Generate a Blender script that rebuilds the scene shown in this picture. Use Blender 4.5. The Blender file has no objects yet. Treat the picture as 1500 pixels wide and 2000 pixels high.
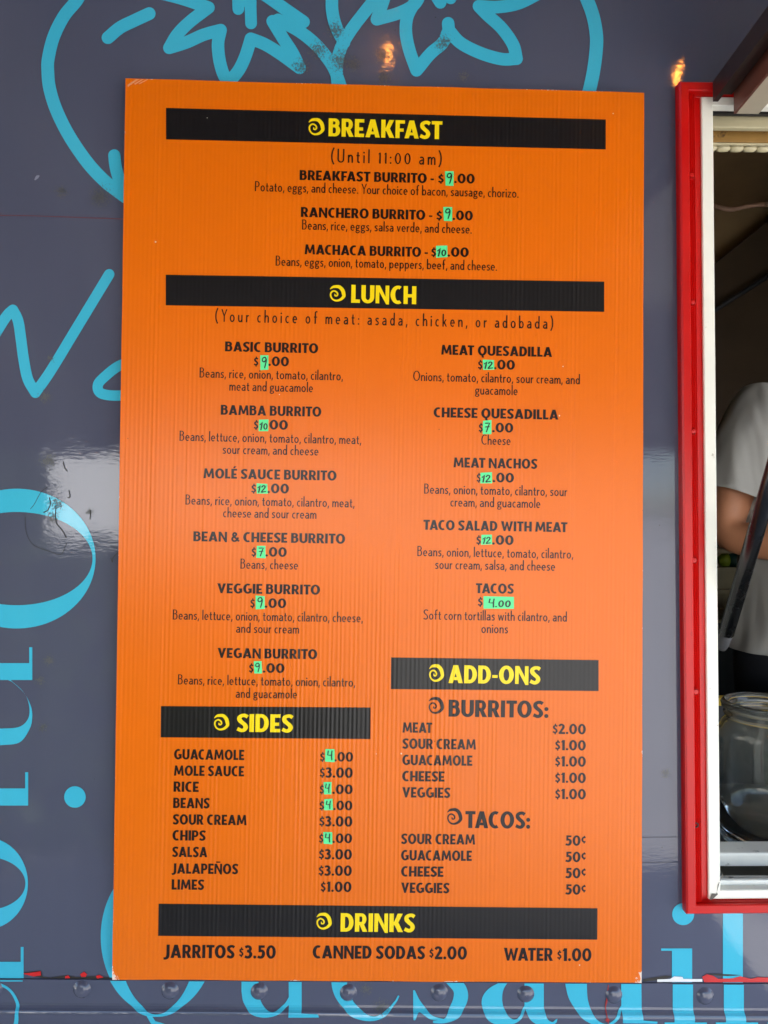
import bpy, bmesh, math, random
from mathutils import Vector, Matrix, Euler, noise
from mathutils.geometry import delaunay_2d_cdt

# ------------------------------------------------------------------ camera
F = 1387.0                                    # focal length in photo pixels (1500 wide)
D = 0.8266705                                 # camera to truck side, metres
n = Vector((-0.01682347, 0.01597672, 0.99973082))          # wall normal in camera axes (right, down, forward)
up = Vector((0.0030, -0.99985, 0.0160)); up = (up - n * up.dot(n)).normalized()
rt = n.cross(up).normalized()
CAM = Vector((0.0, -D, 1.70))
def c2w(v): return Vector((v.dot(rt), v.dot(n), v.dot(up)))
def ray(px, py): return c2w(Vector(((px - 750) / F, (py - 1000) / F, 1.0)))
def at(px, py, y=0.0):
    """point of the vertical plane at depth y that the photo shows at pixel (px, py)"""
    d = ray(px, py); return CAM + d * ((y - CAM.y) / d.y)

S = bpy.context.scene
COL = S.collection
cd = bpy.data.cameras.new('camera'); cam = bpy.data.objects.new('camera', cd); COL.objects.link(cam)
cd.sensor_fit = 'HORIZONTAL'; cd.sensor_width = 36.0; cd.lens = 36.0 * F / 1500.0
cd.clip_start = 0.02; cd.clip_end = 2000.0
cx, cy, cz = c2w(Vector((1, 0, 0))), c2w(Vector((0, -1, 0))), c2w(Vector((0, 0, -1)))
cam.matrix_world = Matrix(((cx.x, cy.x, cz.x, CAM.x), (cx.y, cy.y, cz.y, CAM.y), (cx.z, cy.z, cz.z, CAM.z), (0, 0, 0, 1)))
S.camera = cam

# ------------------------------------------------------------------ light
SUN_EL, SUN_AZ = math.radians(66), math.radians(22)        # high sun, behind the truck
w = bpy.data.worlds.new('World'); S.world = w; w.use_nodes = True
wn = w.node_tree; bg = wn.nodes['Background']
sky = wn.nodes.new('ShaderNodeTexSky'); sky.sky_type = 'NISHITA'; sky.sun_disc = False
sky.sun_elevation = SUN_EL; sky.sun_rotation = SUN_AZ
wn.links.new(sky.outputs[0], bg.inputs[0]); bg.inputs[1].default_value = 0.12
sl = bpy.data.lights.new('sun', 'SUN'); sl.energy = 4.5; sl.angle = math.radians(0.5); sl.color = (1, 0.96, 0.9)
sun = bpy.data.objects.new('sun', sl); COL.objects.link(sun)
sdir = Vector((math.sin(SUN_AZ) * math.cos(SUN_EL), math.cos(SUN_AZ) * math.cos(SUN_EL), math.sin(SUN_EL)))
sun.rotation_euler = sdir.to_track_quat('Z', 'Y').to_euler(); sun.location = sdir * 30
S.view_settings.view_transform = 'Standard'; S.view_settings.look = 'None'
S.view_settings.exposure = 2.42; S.view_settings.gamma = 1.0
S.render.engine = 'CYCLES'
S.cycles.max_bounces = 10; S.cycles.diffuse_bounces = 5; S.cycles.transmission_bounces = 10; S.cycles.transparent_max_bounces = 12

# ------------------------------------------------------------------ materials
def lin(c):
    def f(u):
        u /= 255.0
        return u / 12.92 if u <= 0.04045 else ((u + 0.055) / 1.055) ** 2.4
    return (f(c[0]), f(c[1]), f(c[2]), 1.0)
def N(nt, t, **kw):
    nd = nt.nodes.new(t)
    for k, v in kw.items():
        if k.startswith('i_'): nd.inputs[int(k[2:])].default_value = v
        else: setattr(nd, k, v)
    return nd
def mth(nt, op, a, b=None, c=None, clamp=False):
    nd = nt.nodes.new('ShaderNodeMath'); nd.operation = op; nd.use_clamp = clamp
    for i, v in enumerate((a, b, c)):
        if v is None: continue
        if isinstance(v, (int, float)): nd.inputs[i].default_value = v
        else: nt.links.new(v, nd.inputs[i])
    return nd.outputs[0]
def mixc(nt, fac, a, b):
    nd = nt.nodes.new('ShaderNodeMix'); nd.data_type = 'RGBA'
    for i, v in ((0, fac), (6, a), (7, b)):
        if isinstance(v, (int, float)): nd.inputs[i].default_value = v
        elif isinstance(v, tuple): nd.inputs[i].default_value = v
        else: nt.links.new(v, nd.inputs[i])
    return nd.outputs[2]
def noise_tex(nt, vec, scale, detail=2.0, rough=0.5):
    nd = nt.nodes.new('ShaderNodeTexNoise'); nd.inputs['Scale'].default_value = scale
    nd.inputs['Detail'].default_value = detail; nd.inputs['Roughness'].default_value = rough
    if vec is not None: nt.links.new(vec, nd.inputs['Vector'])
    return nd.outputs['Fac']
def sstep(nt, v, lo, hi):
    nd = nt.nodes.new('ShaderNodeMapRange'); nd.interpolation_type = 'SMOOTHSTEP'
    nt.links.new(v, nd.inputs[0]); nd.inputs[1].default_value = lo; nd.inputs[2].default_value = hi
    return nd.outputs[0]
def new_mat(name):
    m = bpy.data.materials.new(name); m.use_nodes = True
    return m, m.node_tree, m.node_tree.nodes['Principled BSDF']
def scaled(nt, vec, s):
    nd = nt.nodes.new('ShaderNodeVectorMath'); nd.operation = 'MULTIPLY'
    nt.links.new(vec, nd.inputs[0]); nd.inputs[1].default_value = s
    return nd.outputs[0]
def bump(nt, bsdf, height, dist, strength=1.0, prev=None):
    nd = nt.nodes.new('ShaderNodeBump'); nd.inputs['Strength'].default_value = strength
    nd.inputs['Distance'].default_value = dist; nt.links.new(height, nd.inputs['Height'])
    if prev is not None: nt.links.new(prev, nd.inputs['Normal'])
    nt.links.new(nd.outputs[0], bsdf.inputs['Normal'])
    return nd.outputs[0]

def simple(name, rgb, rough=0.5, metal=0.0, var=0.12, scale=40.0, bumpd=0.0, coat=0.0, dirt=None):
    """paint / plastic / metal with a little mottling so nothing is perfectly even"""
    m, nt, b = new_mat(name)
    pos = N(nt, 'ShaderNodeTexCoord').outputs['Object']
    nz = noise_tex(nt, pos, scale, 4.0, 0.6)
    c = lin(rgb)
    dark = tuple(v * (1 - var) for v in c[:3]) + (1,)
    lite = tuple(min(1, v * (1 + var)) for v in c[:3]) + (1,)
    col = mixc(nt, nz, dark, lite)
    if dirt:
        dm = sstep(nt, noise_tex(nt, pos, dirt[1], 6.0, 0.7), dirt[2], dirt[2] + 0.12)
        col = mixc(nt, dm, col, lin(dirt[0]))
    nt.links.new(col, b.inputs['Base Color'])
    b.inputs['Metallic'].default_value = metal
    nt.links.new(mth(nt, 'MULTIPLY_ADD', nz, 0.2, rough - 0.1, True), b.inputs['Roughness'])
    b.inputs['Coat Weight'].default_value = coat; b.inputs['Coat Roughness'].default_value = 0.06
    if bumpd: bump(nt, b, noise_tex(nt, pos, scale * 4, 3.0), bumpd)
    return m

# grime spots on the vinyl: (photo px, photo py, radius in px)
GRIME = [(655, 60, 28), (665, 120, 34), (748, 108, 30), (690, 125, 26), (865, 85, 26), (622, 100, 30), (590, 130, 26), (750, 150, 24),
         (120, 375, 20), (195, 385, 34), (88, 775, 20), (98, 700, 12), (95, 900, 26), (112, 985, 22), (105, 1010, 20), (175, 1000, 12),
         (96, 1290, 18), (78, 1330, 16), (84, 1420, 14), (905, 150, 18),
         (745, 1965, 26), (715, 1930, 20), (1300, 1510, 16)]
def vinyl(name, rgb, spec=0.55, dirt_amt=1.0):
    """glossy printed vinyl wrap: colour, faint streaks, scuffs, orange-peel bump"""
    m, nt, b = new_mat(name)
    pos = N(nt, 'ShaderNodeNewGeometry').outputs['Position']
    c = lin(rgb)
    big = noise_tex(nt, pos, 2.2, 3.0)
    fine = noise_tex(nt, pos, 900.0, 2.0)
    streak = noise_tex(nt, scaled(nt, pos, (40, 1, 3)), 1.0, 4.0, 0.6)
    fac = mth(nt, 'ADD', mth(nt, 'MULTIPLY', big, 0.5), mth(nt, 'ADD', mth(nt, 'MULTIPLY', fine, 0.25), mth(nt, 'MULTIPLY', streak, 0.25)))
    col = mixc(nt, fac, tuple(v * 0.84 for v in c[:3]) + (1,), tuple(v * 1.16 for v in c[:3]) + (1,))
    # grime blotches with a shape of their own
    tot = None
    for gx, gy, gr in GRIME:
        p = at(gx, gy)
        dn = nt.nodes.new('ShaderNodeVectorMath'); dn.operation = 'DISTANCE'
        nt.links.new(pos, dn.inputs[0]); dn.inputs[1].default_value = p
        g = mth(nt, 'SUBTRACT', 1.0, mth(nt, 'DIVIDE', dn.outputs['Value'], gr * 1.5 * 0.0006), clamp=True)
        tot = g if tot is None else mth(nt, 'MAXIMUM', tot, g)
    sp = noise_tex(nt, scaled(nt, pos, (1, 1, 0.8)), 430.0, 5.0, 0.8)
    gm = sstep(nt, mth(nt, 'ADD', sp, mth(nt, 'MULTIPLY', tot, 0.36)), 0.74, 0.80)
    gm = mth(nt, 'MULTIPLY', gm, mth(nt, 'MULTIPLY', sstep(nt, tot, 0.02, 0.2), 0.85 * dirt_amt))
    col = mixc(nt, gm, col, (0.06, 0.06, 0.055, 1))
    # odd pale scuffs and tiny dark specks
    sc = sstep(nt, noise_tex(nt, scaled(nt, pos, (90, 1, 60)), 1.0, 6.0, 0.7), 0.70, 0.78)
    col = mixc(nt, mth(nt, 'MULTIPLY', sc, 0.22), col, (0.35, 0.36, 0.4, 1))
    vo = N(nt, 'ShaderNodeTexVoronoi'); vo.inputs['Scale'].default_value = 26.0; nt.links.new(pos, vo.inputs['Vector'])
    spk = mth(nt, 'LESS_THAN', vo.outputs['Distance'], 0.022)
    col = mixc(nt, mth(nt, 'MULTIPLY', spk, 0.6), col, (0.03, 0.03, 0.03, 1))
    nt.links.new(col, b.inputs['Base Color'])
    rg = mth(nt, 'ADD', 0.04, mth(nt, 'MULTIPLY', gm, 0.4))
    nt.links.new(rg, b.inputs['Roughness'])
    b.inputs['Specular IOR Level'].default_value = spec
    peel = noise_tex(nt, scaled(nt, pos, (0.7, 1, 1.7)), 170.0, 3.0, 0.55)
    wob = noise_tex(nt, pos, 9.0, 2.0)
    p1 = bump(nt, b, peel, 0.00006)
    bump(nt, b, wob, 0.0009, 1.0, p1)
    return m

_q = [at(*p, -0.0125) for p in ((245, 153), (1258, 181), (1253, 1920), (219, 1913))]; _c = sum(_q, Vector()) / 4
_bx = ((_q[1] - _q[0]) + (_q[2] - _q[3])).normalized(); _q = [((p - _c).dot(_bx), (p - _c).dot(Vector((-_bx.z, 0, _bx.x)))) for p in _q]
BSKEW = (_q[0][0] - _q[3][0]) / (_q[0][1] - _q[3][1]); BHW = (_q[1][0] - _q[0][0] + _q[2][0] - _q[3][0]) / 4; BHH = (_q[0][1] - _q[3][1] + _q[1][1] - _q[2][1]) / 4
def board_mat(name, rgb, rough=0.28, chips=False, specks=0.5, speck_rgb=(230, 220, 205)):
    """printed corrugated plastic: vertical flutes telegraph through the print"""
    m, nt, b = new_mat(name)
    pos = N(nt, 'ShaderNodeTexCoord').outputs['Object']
    sx = N(nt, 'ShaderNodeSeparateXYZ'); nt.links.new(pos, sx.inputs[0])
    X, Z = sx.outputs[0], sx.outputs[2]
    wobx = noise_tex(nt, scaled(nt, pos, (60, 0, 1.2)), 1.0, 2.0)
    ph = mth(nt, 'ADD', mth(nt, 'MULTIPLY', X, 2 * math.pi / 0.0050), mth(nt, 'MULTIPLY', wobx, 0.9))
    wave = mth(nt, 'SINE', ph)
    amp = noise_tex(nt, scaled(nt, pos, (85, 0, 2.0)), 1.0, 2.0)
    amp = mth(nt, 'ADD', 0.35, mth(nt, 'MULTIPLY', sstep(nt, amp, 0.35, 0.75), 1.0))
    h = mth(nt, 'MULTIPLY', wave, amp)
    c = lin(rgb)
    fine = noise_tex(nt, pos, 700.0, 2.0)
    big = noise_tex(nt, pos, 6.0, 3.0)
    fac = mth(nt, 'ADD', mth(nt, 'MULTIPLY', fine, 0.45), mth(nt, 'MULTIPLY', big, 0.55))
    col = mixc(nt, fac, tuple(v * 0.90 for v in c[:3]) + (1,), tuple(min(1, v * 1.10) for v in c[:3]) + (1,))
    # print is a touch thinner on the flute ribs
    col = mixc(nt, mth(nt, 'MULTIPLY', sstep(nt, h, 0.55, 1.3), 0.10), col, tuple(min(1, v * 1.5 + 0.02) for v in c[:3]) + (1,))
    vo = N(nt, 'ShaderNodeTexVoronoi'); vo.inputs['Scale'].default_value = 34.0; nt.links.new(pos, vo.inputs['Vector'])
    wht = N(nt, 'ShaderNodeSeparateColor'); nt.links.new(vo.outputs['Color'], wht.inputs[0])
    spk = mth(nt, 'MULTIPLY', mth(nt, 'LESS_THAN', vo.outputs['Distance'], 0.030), mth(nt, 'GREATER_THAN', wht.outputs[0], 1 - specks * 0.5))
    col = mixc(nt, mth(nt, 'MULTIPLY', spk, 0.8), col, lin(speck_rgb))
    spk2 = mth(nt, 'MULTIPLY', mth(nt, 'LESS_THAN', vo.outputs['Distance'], 0.034), mth(nt, 'LESS_THAN', wht.outputs[0], 0.25))
    col = mixc(nt, mth(nt, 'MULTIPLY', spk2, 0.55), col, (0.03, 0.015, 0.01, 1))
    if chips:      # ink worn off along the rim and at the corners
        xk = mth(nt, 'SUBTRACT', mth(nt, 'SUBTRACT', X, mth(nt, 'MULTIPLY', Z, BSKEW)), 0.0); ex = mth(nt, 'SUBTRACT', BHW, mth(nt, 'ABSOLUTE', xk)); ez = mth(nt, 'SUBTRACT', BHH, mth(nt, 'ABSOLUTE', Z))
        edge = mth(nt, 'MINIMUM', ex, ez)
        cor = mth(nt, 'ADD', mth(nt, 'MAXIMUM', ex, 0.0), mth(nt, 'MULTIPLY', mth(nt, 'MAXIMUM', ez, 0.0), 0.45))
        nz = noise_tex(nt, scaled(nt, pos, (1, 1, 0.55)), 320.0, 5.0, 0.7)
        nz2 = noise_tex(nt, pos, 26.0, 3.0, 0.6)
        low = mth(nt, 'LESS_THAN', Z, 0.1)
        e1 = mth(nt, 'LESS_THAN', edge, mth(nt, 'MULTIPLY', mth(nt, 'SUBTRACT', mth(nt, 'ADD', nz, nz2), 1.16), 0.006))
        e2 = mth(nt, 'MULTIPLY', mth(nt, 'LESS_THAN', cor, mth(nt, 'MULTIPLY', mth(nt, 'SUBTRACT', nz, 0.30), 0.026)), low)
        chip = mth(nt, 'MAXIMUM', e1, e2)
        col = mixc(nt, mth(nt, 'MULTIPLY', chip, 0.9), col, lin((236, 224, 210)))
    nt.links.new(col, b.inputs['Base Color'])
    b.inputs['Roughness'].default_value = rough
    b.inputs['Specular IOR Level'].default_value = 0.33
    p1 = bump(nt, b, h, 0.00009)
    bump(nt, b, fine, 0.000012, 1.0, p1)
    return m

def glass_mat(name, tint=(0.93, 0.96, 0.94, 1), trans=1.0):
    m, nt, b = new_mat(name)
    b.inputs['Base Color'].default_value = tint; b.inputs['Transmission Weight'].default_value = trans
    b.inputs['IOR'].default_value = 1.48
    pos = N(nt, 'ShaderNodeTexCoord').outputs['Object']
    nz = noise_tex(nt, pos, 30.0, 5.0, 0.7)
    nt.links.new(mth(nt, 'MULTIPLY', sstep(nt, nz, 0.4, 0.75), 0.14), b.inputs['Roughness'])
    bump(nt, b, noise_tex(nt, pos, 22.0, 2.0), 0.0008)
    return m
def emit_mat(name, rgb, strength):
    m, nt, b = new_mat(name)
    b.inputs['Base Color'].default_value = rgb; b.inputs['Emission Color'].default_value = rgb
    b.inputs['Emission Strength'].default_value = strength
    return m

M = {}
M['slate'] = vinyl('slate_vinyl', (79, 81, 98))
M['cyan'] = vinyl('turquoise_vinyl', (64, 178, 204), dirt_amt=1.0)
M['orange'] = board_mat('orange_print', (226, 105, 0), chips=True, specks=0.35)
M['black'] = board_mat('black_print', (22, 19, 19), specks=0.5)
M['ink'] = board_mat('ink_print', (26, 14, 11), specks=0.0)
M['yellow'] = board_mat('yellow_print', (246, 212, 12), specks=0.0)
M['orange_edge'] = simple('coroplast_edge', (205, 120, 60), 0.5)
M['tape'] = simple('green_tape', (90, 230, 145), 0.45, var=0.06, scale=200)
M['marker'] = simple('marker_ink', (10, 42, 30), 0.4)
M['red'] = simple('red_paint', (194, 10, 6), 0.32, var=0.16, scale=14, coat=0.0, dirt=((90, 20, 14), 60, 0.66))
M['red_vinyl'] = simple('old_red_paint', (200, 16, 20), 0.35, var=0.15, scale=30)
M['white_vinyl'] = simple('white_backing', (226, 226, 226), 0.5, var=0.1, scale=60)
M['white'] = simple('white_aluminium', (238, 235, 222), 0.38, var=0.07, scale=25, dirt=((150, 135, 105), 48, 0.64))
M['red'].node_tree.nodes['Principled BSDF'].inputs['Specular IOR Level'].default_value = 0.35
M['white_worn'] = simple('worn_white_track', (236, 234, 226), 0.4, var=0.12, scale=30, dirt=((70, 60, 44), 26, 0.58))
M['track'] = simple('grey_track', (146, 143, 130), 0.5, var=0.25, scale=40, dirt=((40, 34, 26), 30, 0.56))
M['sealant'] = simple('grey_sealant', (96, 92, 84), 0.7, var=0.25, scale=90, bumpd=0.0006)
M['rust'] = simple('rusty_header', (150, 112, 52), 0.6, var=0.35, scale=30, dirt=((66, 44, 20), 40, 0.55))
M['cream'] = simple('cream_header', (190, 178, 142), 0.45, var=0.15, scale=30, dirt=((84, 70, 46), 30, 0.64))
M['hatch_dark'] = simple('dark_bronze_trim', (40, 29, 26), 0.4, var=0.2, scale=30)
M['hatch_brown'] = simple('red_brown_beam', (96, 57, 46), 0.45, var=0.25, scale=20, dirt=((60, 44, 38), 24, 0.6))
M['hatch_white'] = simple('hatch_underside', (172, 162, 140), 0.5, var=0.12, scale=18, dirt=((120, 104, 80), 20, 0.66))
M['gasblack'] = simple('black_strut', (12, 12, 13), 0.26, var=0.1)
M['steel'] = simple('steel', (150, 150, 150), 0.35, metal=0.9, var=0.15)
M['grey_plastic'] = simple('grey_plastic', (62, 62, 64), 0.45)
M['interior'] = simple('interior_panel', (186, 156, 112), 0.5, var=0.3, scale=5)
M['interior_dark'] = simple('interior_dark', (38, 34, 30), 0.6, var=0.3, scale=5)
M['counter'] = simple('stainless_counter', (130, 128, 122), 0.32, metal=0.8, var=0.2, scale=14)
M['glass'] = glass_mat('jar_glass', (.95, .95, .9, 1), .972)
M['bulb_glass'] = glass_mat('bulb_glass', (1, 0.9, 0.75, 1))
M['filament'] = emit_mat('glowing_filament', (1.0, 0.36, 0.05, 1), 30.0)
M['shirt'] = simple('grey_cotton', (166, 163, 158), 0.9, var=0.05, scale=300)
_nt = M['shirt'].node_tree; _p = N(_nt, 'ShaderNodeTexCoord').outputs['Object']
_f = noise_tex(_nt, scaled(_nt, _p, (17, 10, 3.2)), 1.0, 1.5, 0.4); bump(_nt, _nt.nodes['Principled BSDF'], _f, 0.05)
M['skin'] = simple('skin', (186, 126, 92), 0.5, var=0.08, scale=60)
M['hair'] = simple('dark_hair', (30, 22, 18), 0.6, var=0.3, scale=200, bumpd=0.001)
M['trousers'] = simple('dark_trousers', (30, 31, 38), 0.85, var=0.15, scale=200)
M['eye'] = simple('eye_white', (225, 220, 214), 0.3); M['iris'] = simple('iris', (48, 30, 20), 0.3); M['lip'] = simple('lip', (150, 84, 74), 0.5)
M['lime'] = simple('yellow_green_plastic', (150, 166, 40), 0.45); M['teal'] = simple('teal_plastic', (32, 70, 62), 0.45)
M['yel_board'] = simple('yellow_plastic', (214, 172, 12), 0.5)
M['cord'] = simple('brown_cord', (196, 156, 130), 0.6)
M['shelf'] = simple('beige_shelf', (168, 152, 116), 0.5)

# ------------------------------------------------------------------ object helpers
def mesh_obj(name, verts, faces, mat, parent=None, smooth=False):
    me = bpy.data.meshes.new(name); me.from_pydata([tuple(v) for v in verts], [], faces); me.update()
    me.materials.append(mat)
    if smooth:
        for p in me.polygons: p.use_smooth = True
    o = bpy.data.objects.new(name, me); COL.objects.link(o)
    if parent is not None: o.parent = parent
    return o
def tag(o, label=None, cat=None, group=None, kind=None):
    for k, v in (('label', label), ('category', cat), ('group', group), ('kind', kind)):
        if v: o[k] = v
    return o
def empty(name, loc=(0, 0, 0), rot=(0, 0, 0)):
    o = bpy.data.objects.new(name, None); COL.objects.link(o); o.location = loc; o.rotation_euler = rot
    o.empty_display_size = 0.1
    return o
class MB:
    def __init__(s): s.v = []; s.f = []
    def add(s, v, f):
        b = len(s.v); s.v += [Vector(p) for p in v]; s.f += [tuple(i + b for i in q) for q in f]; return s
    def box(s, x0, x1, y0, y1, z0, z1, bev=0.0):
        if bev <= 0:
            v = [(x, y, z) for x in (x0, x1) for y in (y0, y1) for z in (z0, z1)]
            return s.add(v, [(0, 1, 3, 2), (4, 6, 7, 5), (0, 4, 5, 1), (2, 3, 7, 6), (0, 2, 6, 4), (1, 5, 7, 3)])
        bm = bmesh.new(); bmesh.ops.create_cube(bm, size=1.0)
        for q in bm.verts: q.co = Vector(((x0 + x1) / 2 + q.co.x * (x1 - x0), (y0 + y1) / 2 + q.co.y * (y1 - y0), (z0 + z1) / 2 + q.co.z * (z1 - z0)))
        bmesh.ops.bevel(bm, geom=bm.edges[:], offset=bev, segments=2, affect='EDGES', profile=0.6)
        bm.verts.index_update()
        s.add([q.co.copy() for q in bm.verts], [tuple(q.index for q in p.verts) for p in bm.faces]); bm.free(); return s
    def lathe(s, prof, seg=40, origin=(0, 0, 0), axis='Z'):
        vs, fs = [], []
        for r, h in prof:
            for k in range(seg):
                a = 2 * math.pi * k / seg
                c, d = r * math.cos(a), r * math.sin(a)
                p = {'Z': (c, d, h), 'Y': (c, h, d), 'X': (h, c, d)}[axis]
                vs.append(Vector(p) + Vector(origin))
        for i in range(len(prof) - 1):
            for k in range(seg):
                a, b = i * seg + k, i * seg + (k + 1) % seg
                fs.append((a, b, b + seg, a + seg))
        return s.add(vs, fs)
    def tube(s, pts, r, seg=10, caps=True):
        pts = [Vector(p) for p in pts]; rs = r if isinstance(r, (list, tuple)) else [r] * len(pts)
        vs, fs = [], []; ref = None
        for i, p in enumerate(pts):
            t = (pts[min(i + 1, len(pts) - 1)] - pts[max(i - 1, 0)]).normalized()
            if ref is None: ref = t.orthogonal().normalized()
            u = (ref - t * ref.dot(t)).normalized(); ref = u; v = t.cross(u)
            for k in range(seg):
                a = 2 * math.pi * k / seg; vs.append(p + (u * math.cos(a) + v * math.sin(a)) * rs[i])
        for i in range(len(pts) - 1):
            for k in range(seg):
                a, b = i * seg + k, i * seg + (k + 1) % seg
                fs.append((a, b, b + seg, a + seg))
        if caps: fs += [tuple(range(seg))[::-1], tuple(range((len(pts) - 1) * seg, len(pts) * seg))]
        return s.add(vs, fs)
    def quadstrip(s, a, b):
        vs = list(a) + list(b); k = len(a)
        return s.add(vs, [(i, i + 1, k + i + 1, k + i) for i in range(k - 1)])
    def build(s, name, mat, parent=None, smooth=False, fix=True):
        o = mesh_obj(name, s.v, s.f, mat, parent, smooth)
        if fix:
            bm = bmesh.new(); bm.from_mesh(o.data); bmesh.ops.recalc_face_normals(bm, faces=bm.faces); bm.to_mesh(o.data); bm.free()
        return o

# ------------------------------------------------------------------ flat lettering engine
def ccw(p):
    a = sum(p[i][0] * p[(i + 1) % len(p)][1] - p[(i + 1) % len(p)][0] * p[i][1] for i in range(len(p)))
    return p if a > 0 else p[::-1]
def union(polys, eps=1e-4):
    """union of overlapping polygons -> one clean triangle sheet"""
    vs, fs = [], []
    flat = []
    for p in polys:
        p = [(q[0], q[1]) for q in p]
        flat += [[p[0], p[1], p[2]], [p[0], p[2], p[3]]] if len(p) == 4 else [p]
    flat = [ccw(p) for p in flat if abs(sum(p[i][0] * p[(i + 1) % len(p)][1] - p[(i + 1) % len(p)][0] * p[i][1] for i in range(len(p)))) > 1e-9]
    edges, boxes = [], []
    for p in flat:
        b = len(vs); vs += [Vector(q) for q in p]; edges += [(b + i, b + (i + 1) % len(p)) for i in range(len(p))]
        boxes.append((min(q[0] for q in p), max(q[0] for q in p), min(q[1] for q in p), max(q[1] for q in p), p))
    ov, oe, of, _, _, _ = delaunay_2d_cdt(vs, edges, [], 0, eps)
    def inside(x, y):
        for x0, x1, y0, y1, p in boxes:
            if x0 <= x <= x1 and y0 <= y <= y1:
                c = False; k = len(p) - 1
                for i in range(len(p)):
                    a, b = p[i], p[k]
                    if (a[1] > y) != (b[1] > y) and x < (b[0] - a[0]) * (y - a[1]) / (b[1] - a[1]) + a[0]: c = not c
                    k = i
                if c: return True
        return False
    keep = [tuple(f) for f in of if inside(sum(ov[i].x for i in f) / len(f), sum(ov[i].y for i in f) / len(f))]
    return [(v.x, v.y) for v in ov], keep
def rect(x0, y0, x1, y1): return [(x0, y0), (x1, y0), (x1, y1), (x0, y1)]
def ring(cx, cy, rx, ry, wx, wy, a0=0, a1=360, k=None):
    k = k or max(6, int(abs(a1 - a0) / 9)); out = []
    P = []
    for i in range(k + 1):
        a = math.radians(a0 + (a1 - a0) * i / k); c, s_ = math.cos(a), math.sin(a)
        P.append(((cx + rx * c, cy + ry * s_), (cx + (rx - wx) * c, cy + (ry - wy) * s_)))
    for i in range(k): out.append([P[i][0], P[i + 1][0], P[i + 1][1], P[i][1]])
    return out
def spline(pts, k=8):
    P = [Vector(p) for p in pts]; P = [P[0] * 2 - P[1]] + P + [P[-1] * 2 - P[-2]]; out = []
    for i in range(1, len(P) - 2):
        for j in range(k):
            t = j / k; a, b, c, d = P[i - 1:i + 3]
            out.append(0.5 * ((2 * b) + (c - a) * t + (2 * a - 5 * b + 4 * c - d) * t * t + (3 * b - a - 3 * c + d) * t ** 3))
    out.append(P[-2]); return out
def curvy(pts, *spans):
    """outline whose index spans (lo, hi) run as smooth curves, the rest straight"""
    out, i = [], 0
    for lo, hi in spans:
        out += [tuple(p) for p in pts[i:lo]] + [(p.x, p.y) for p in spline([(q[0], q[1]) for q in pts[lo:hi + 1]], 6)]; i = hi + 1
    return out + [tuple(p) for p in pts[i:]]
def disc(x, y, r, k=18): return [(x + r * math.cos(2 * math.pi * i / k), y + r * math.sin(2 * math.pi * i / k)) for i in range(k)]
def stroke(pts, w, cap=False, smooth=True, k=8):
    """ribbon along a path; w is one width or one per control point"""
    if isinstance(w, (list, tuple)):
        q = [Vector((p[0], p[1], ww)) for p, ww in zip(pts, w)]
    else: q = [Vector((p[0], p[1], w)) for p in pts]
    q = spline(q, k) if smooth and len(q) > 2 else q
    L, R = [], []
    for i, p in enumerate(q):
        t = q[min(i + 1, len(q) - 1)] - q[max(i - 1, 0)]; t = Vector((t.x, t.y)).normalized(); nn = Vector((-t.y, t.x)) * (p.z / 2)
        L.append((p.x + nn.x, p.y + nn.y)); R.append((p.x - nn.x, p.y - nn.y))
    out = [[L[i], L[i + 1], R[i + 1], R[i]] for i in range(len(q) - 1)]
    if cap: out += [disc(q[0].x, q[0].y, q[0].z / 2), disc(q[-1].x, q[-1].y, q[-1].z / 2)]
    return out

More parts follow.
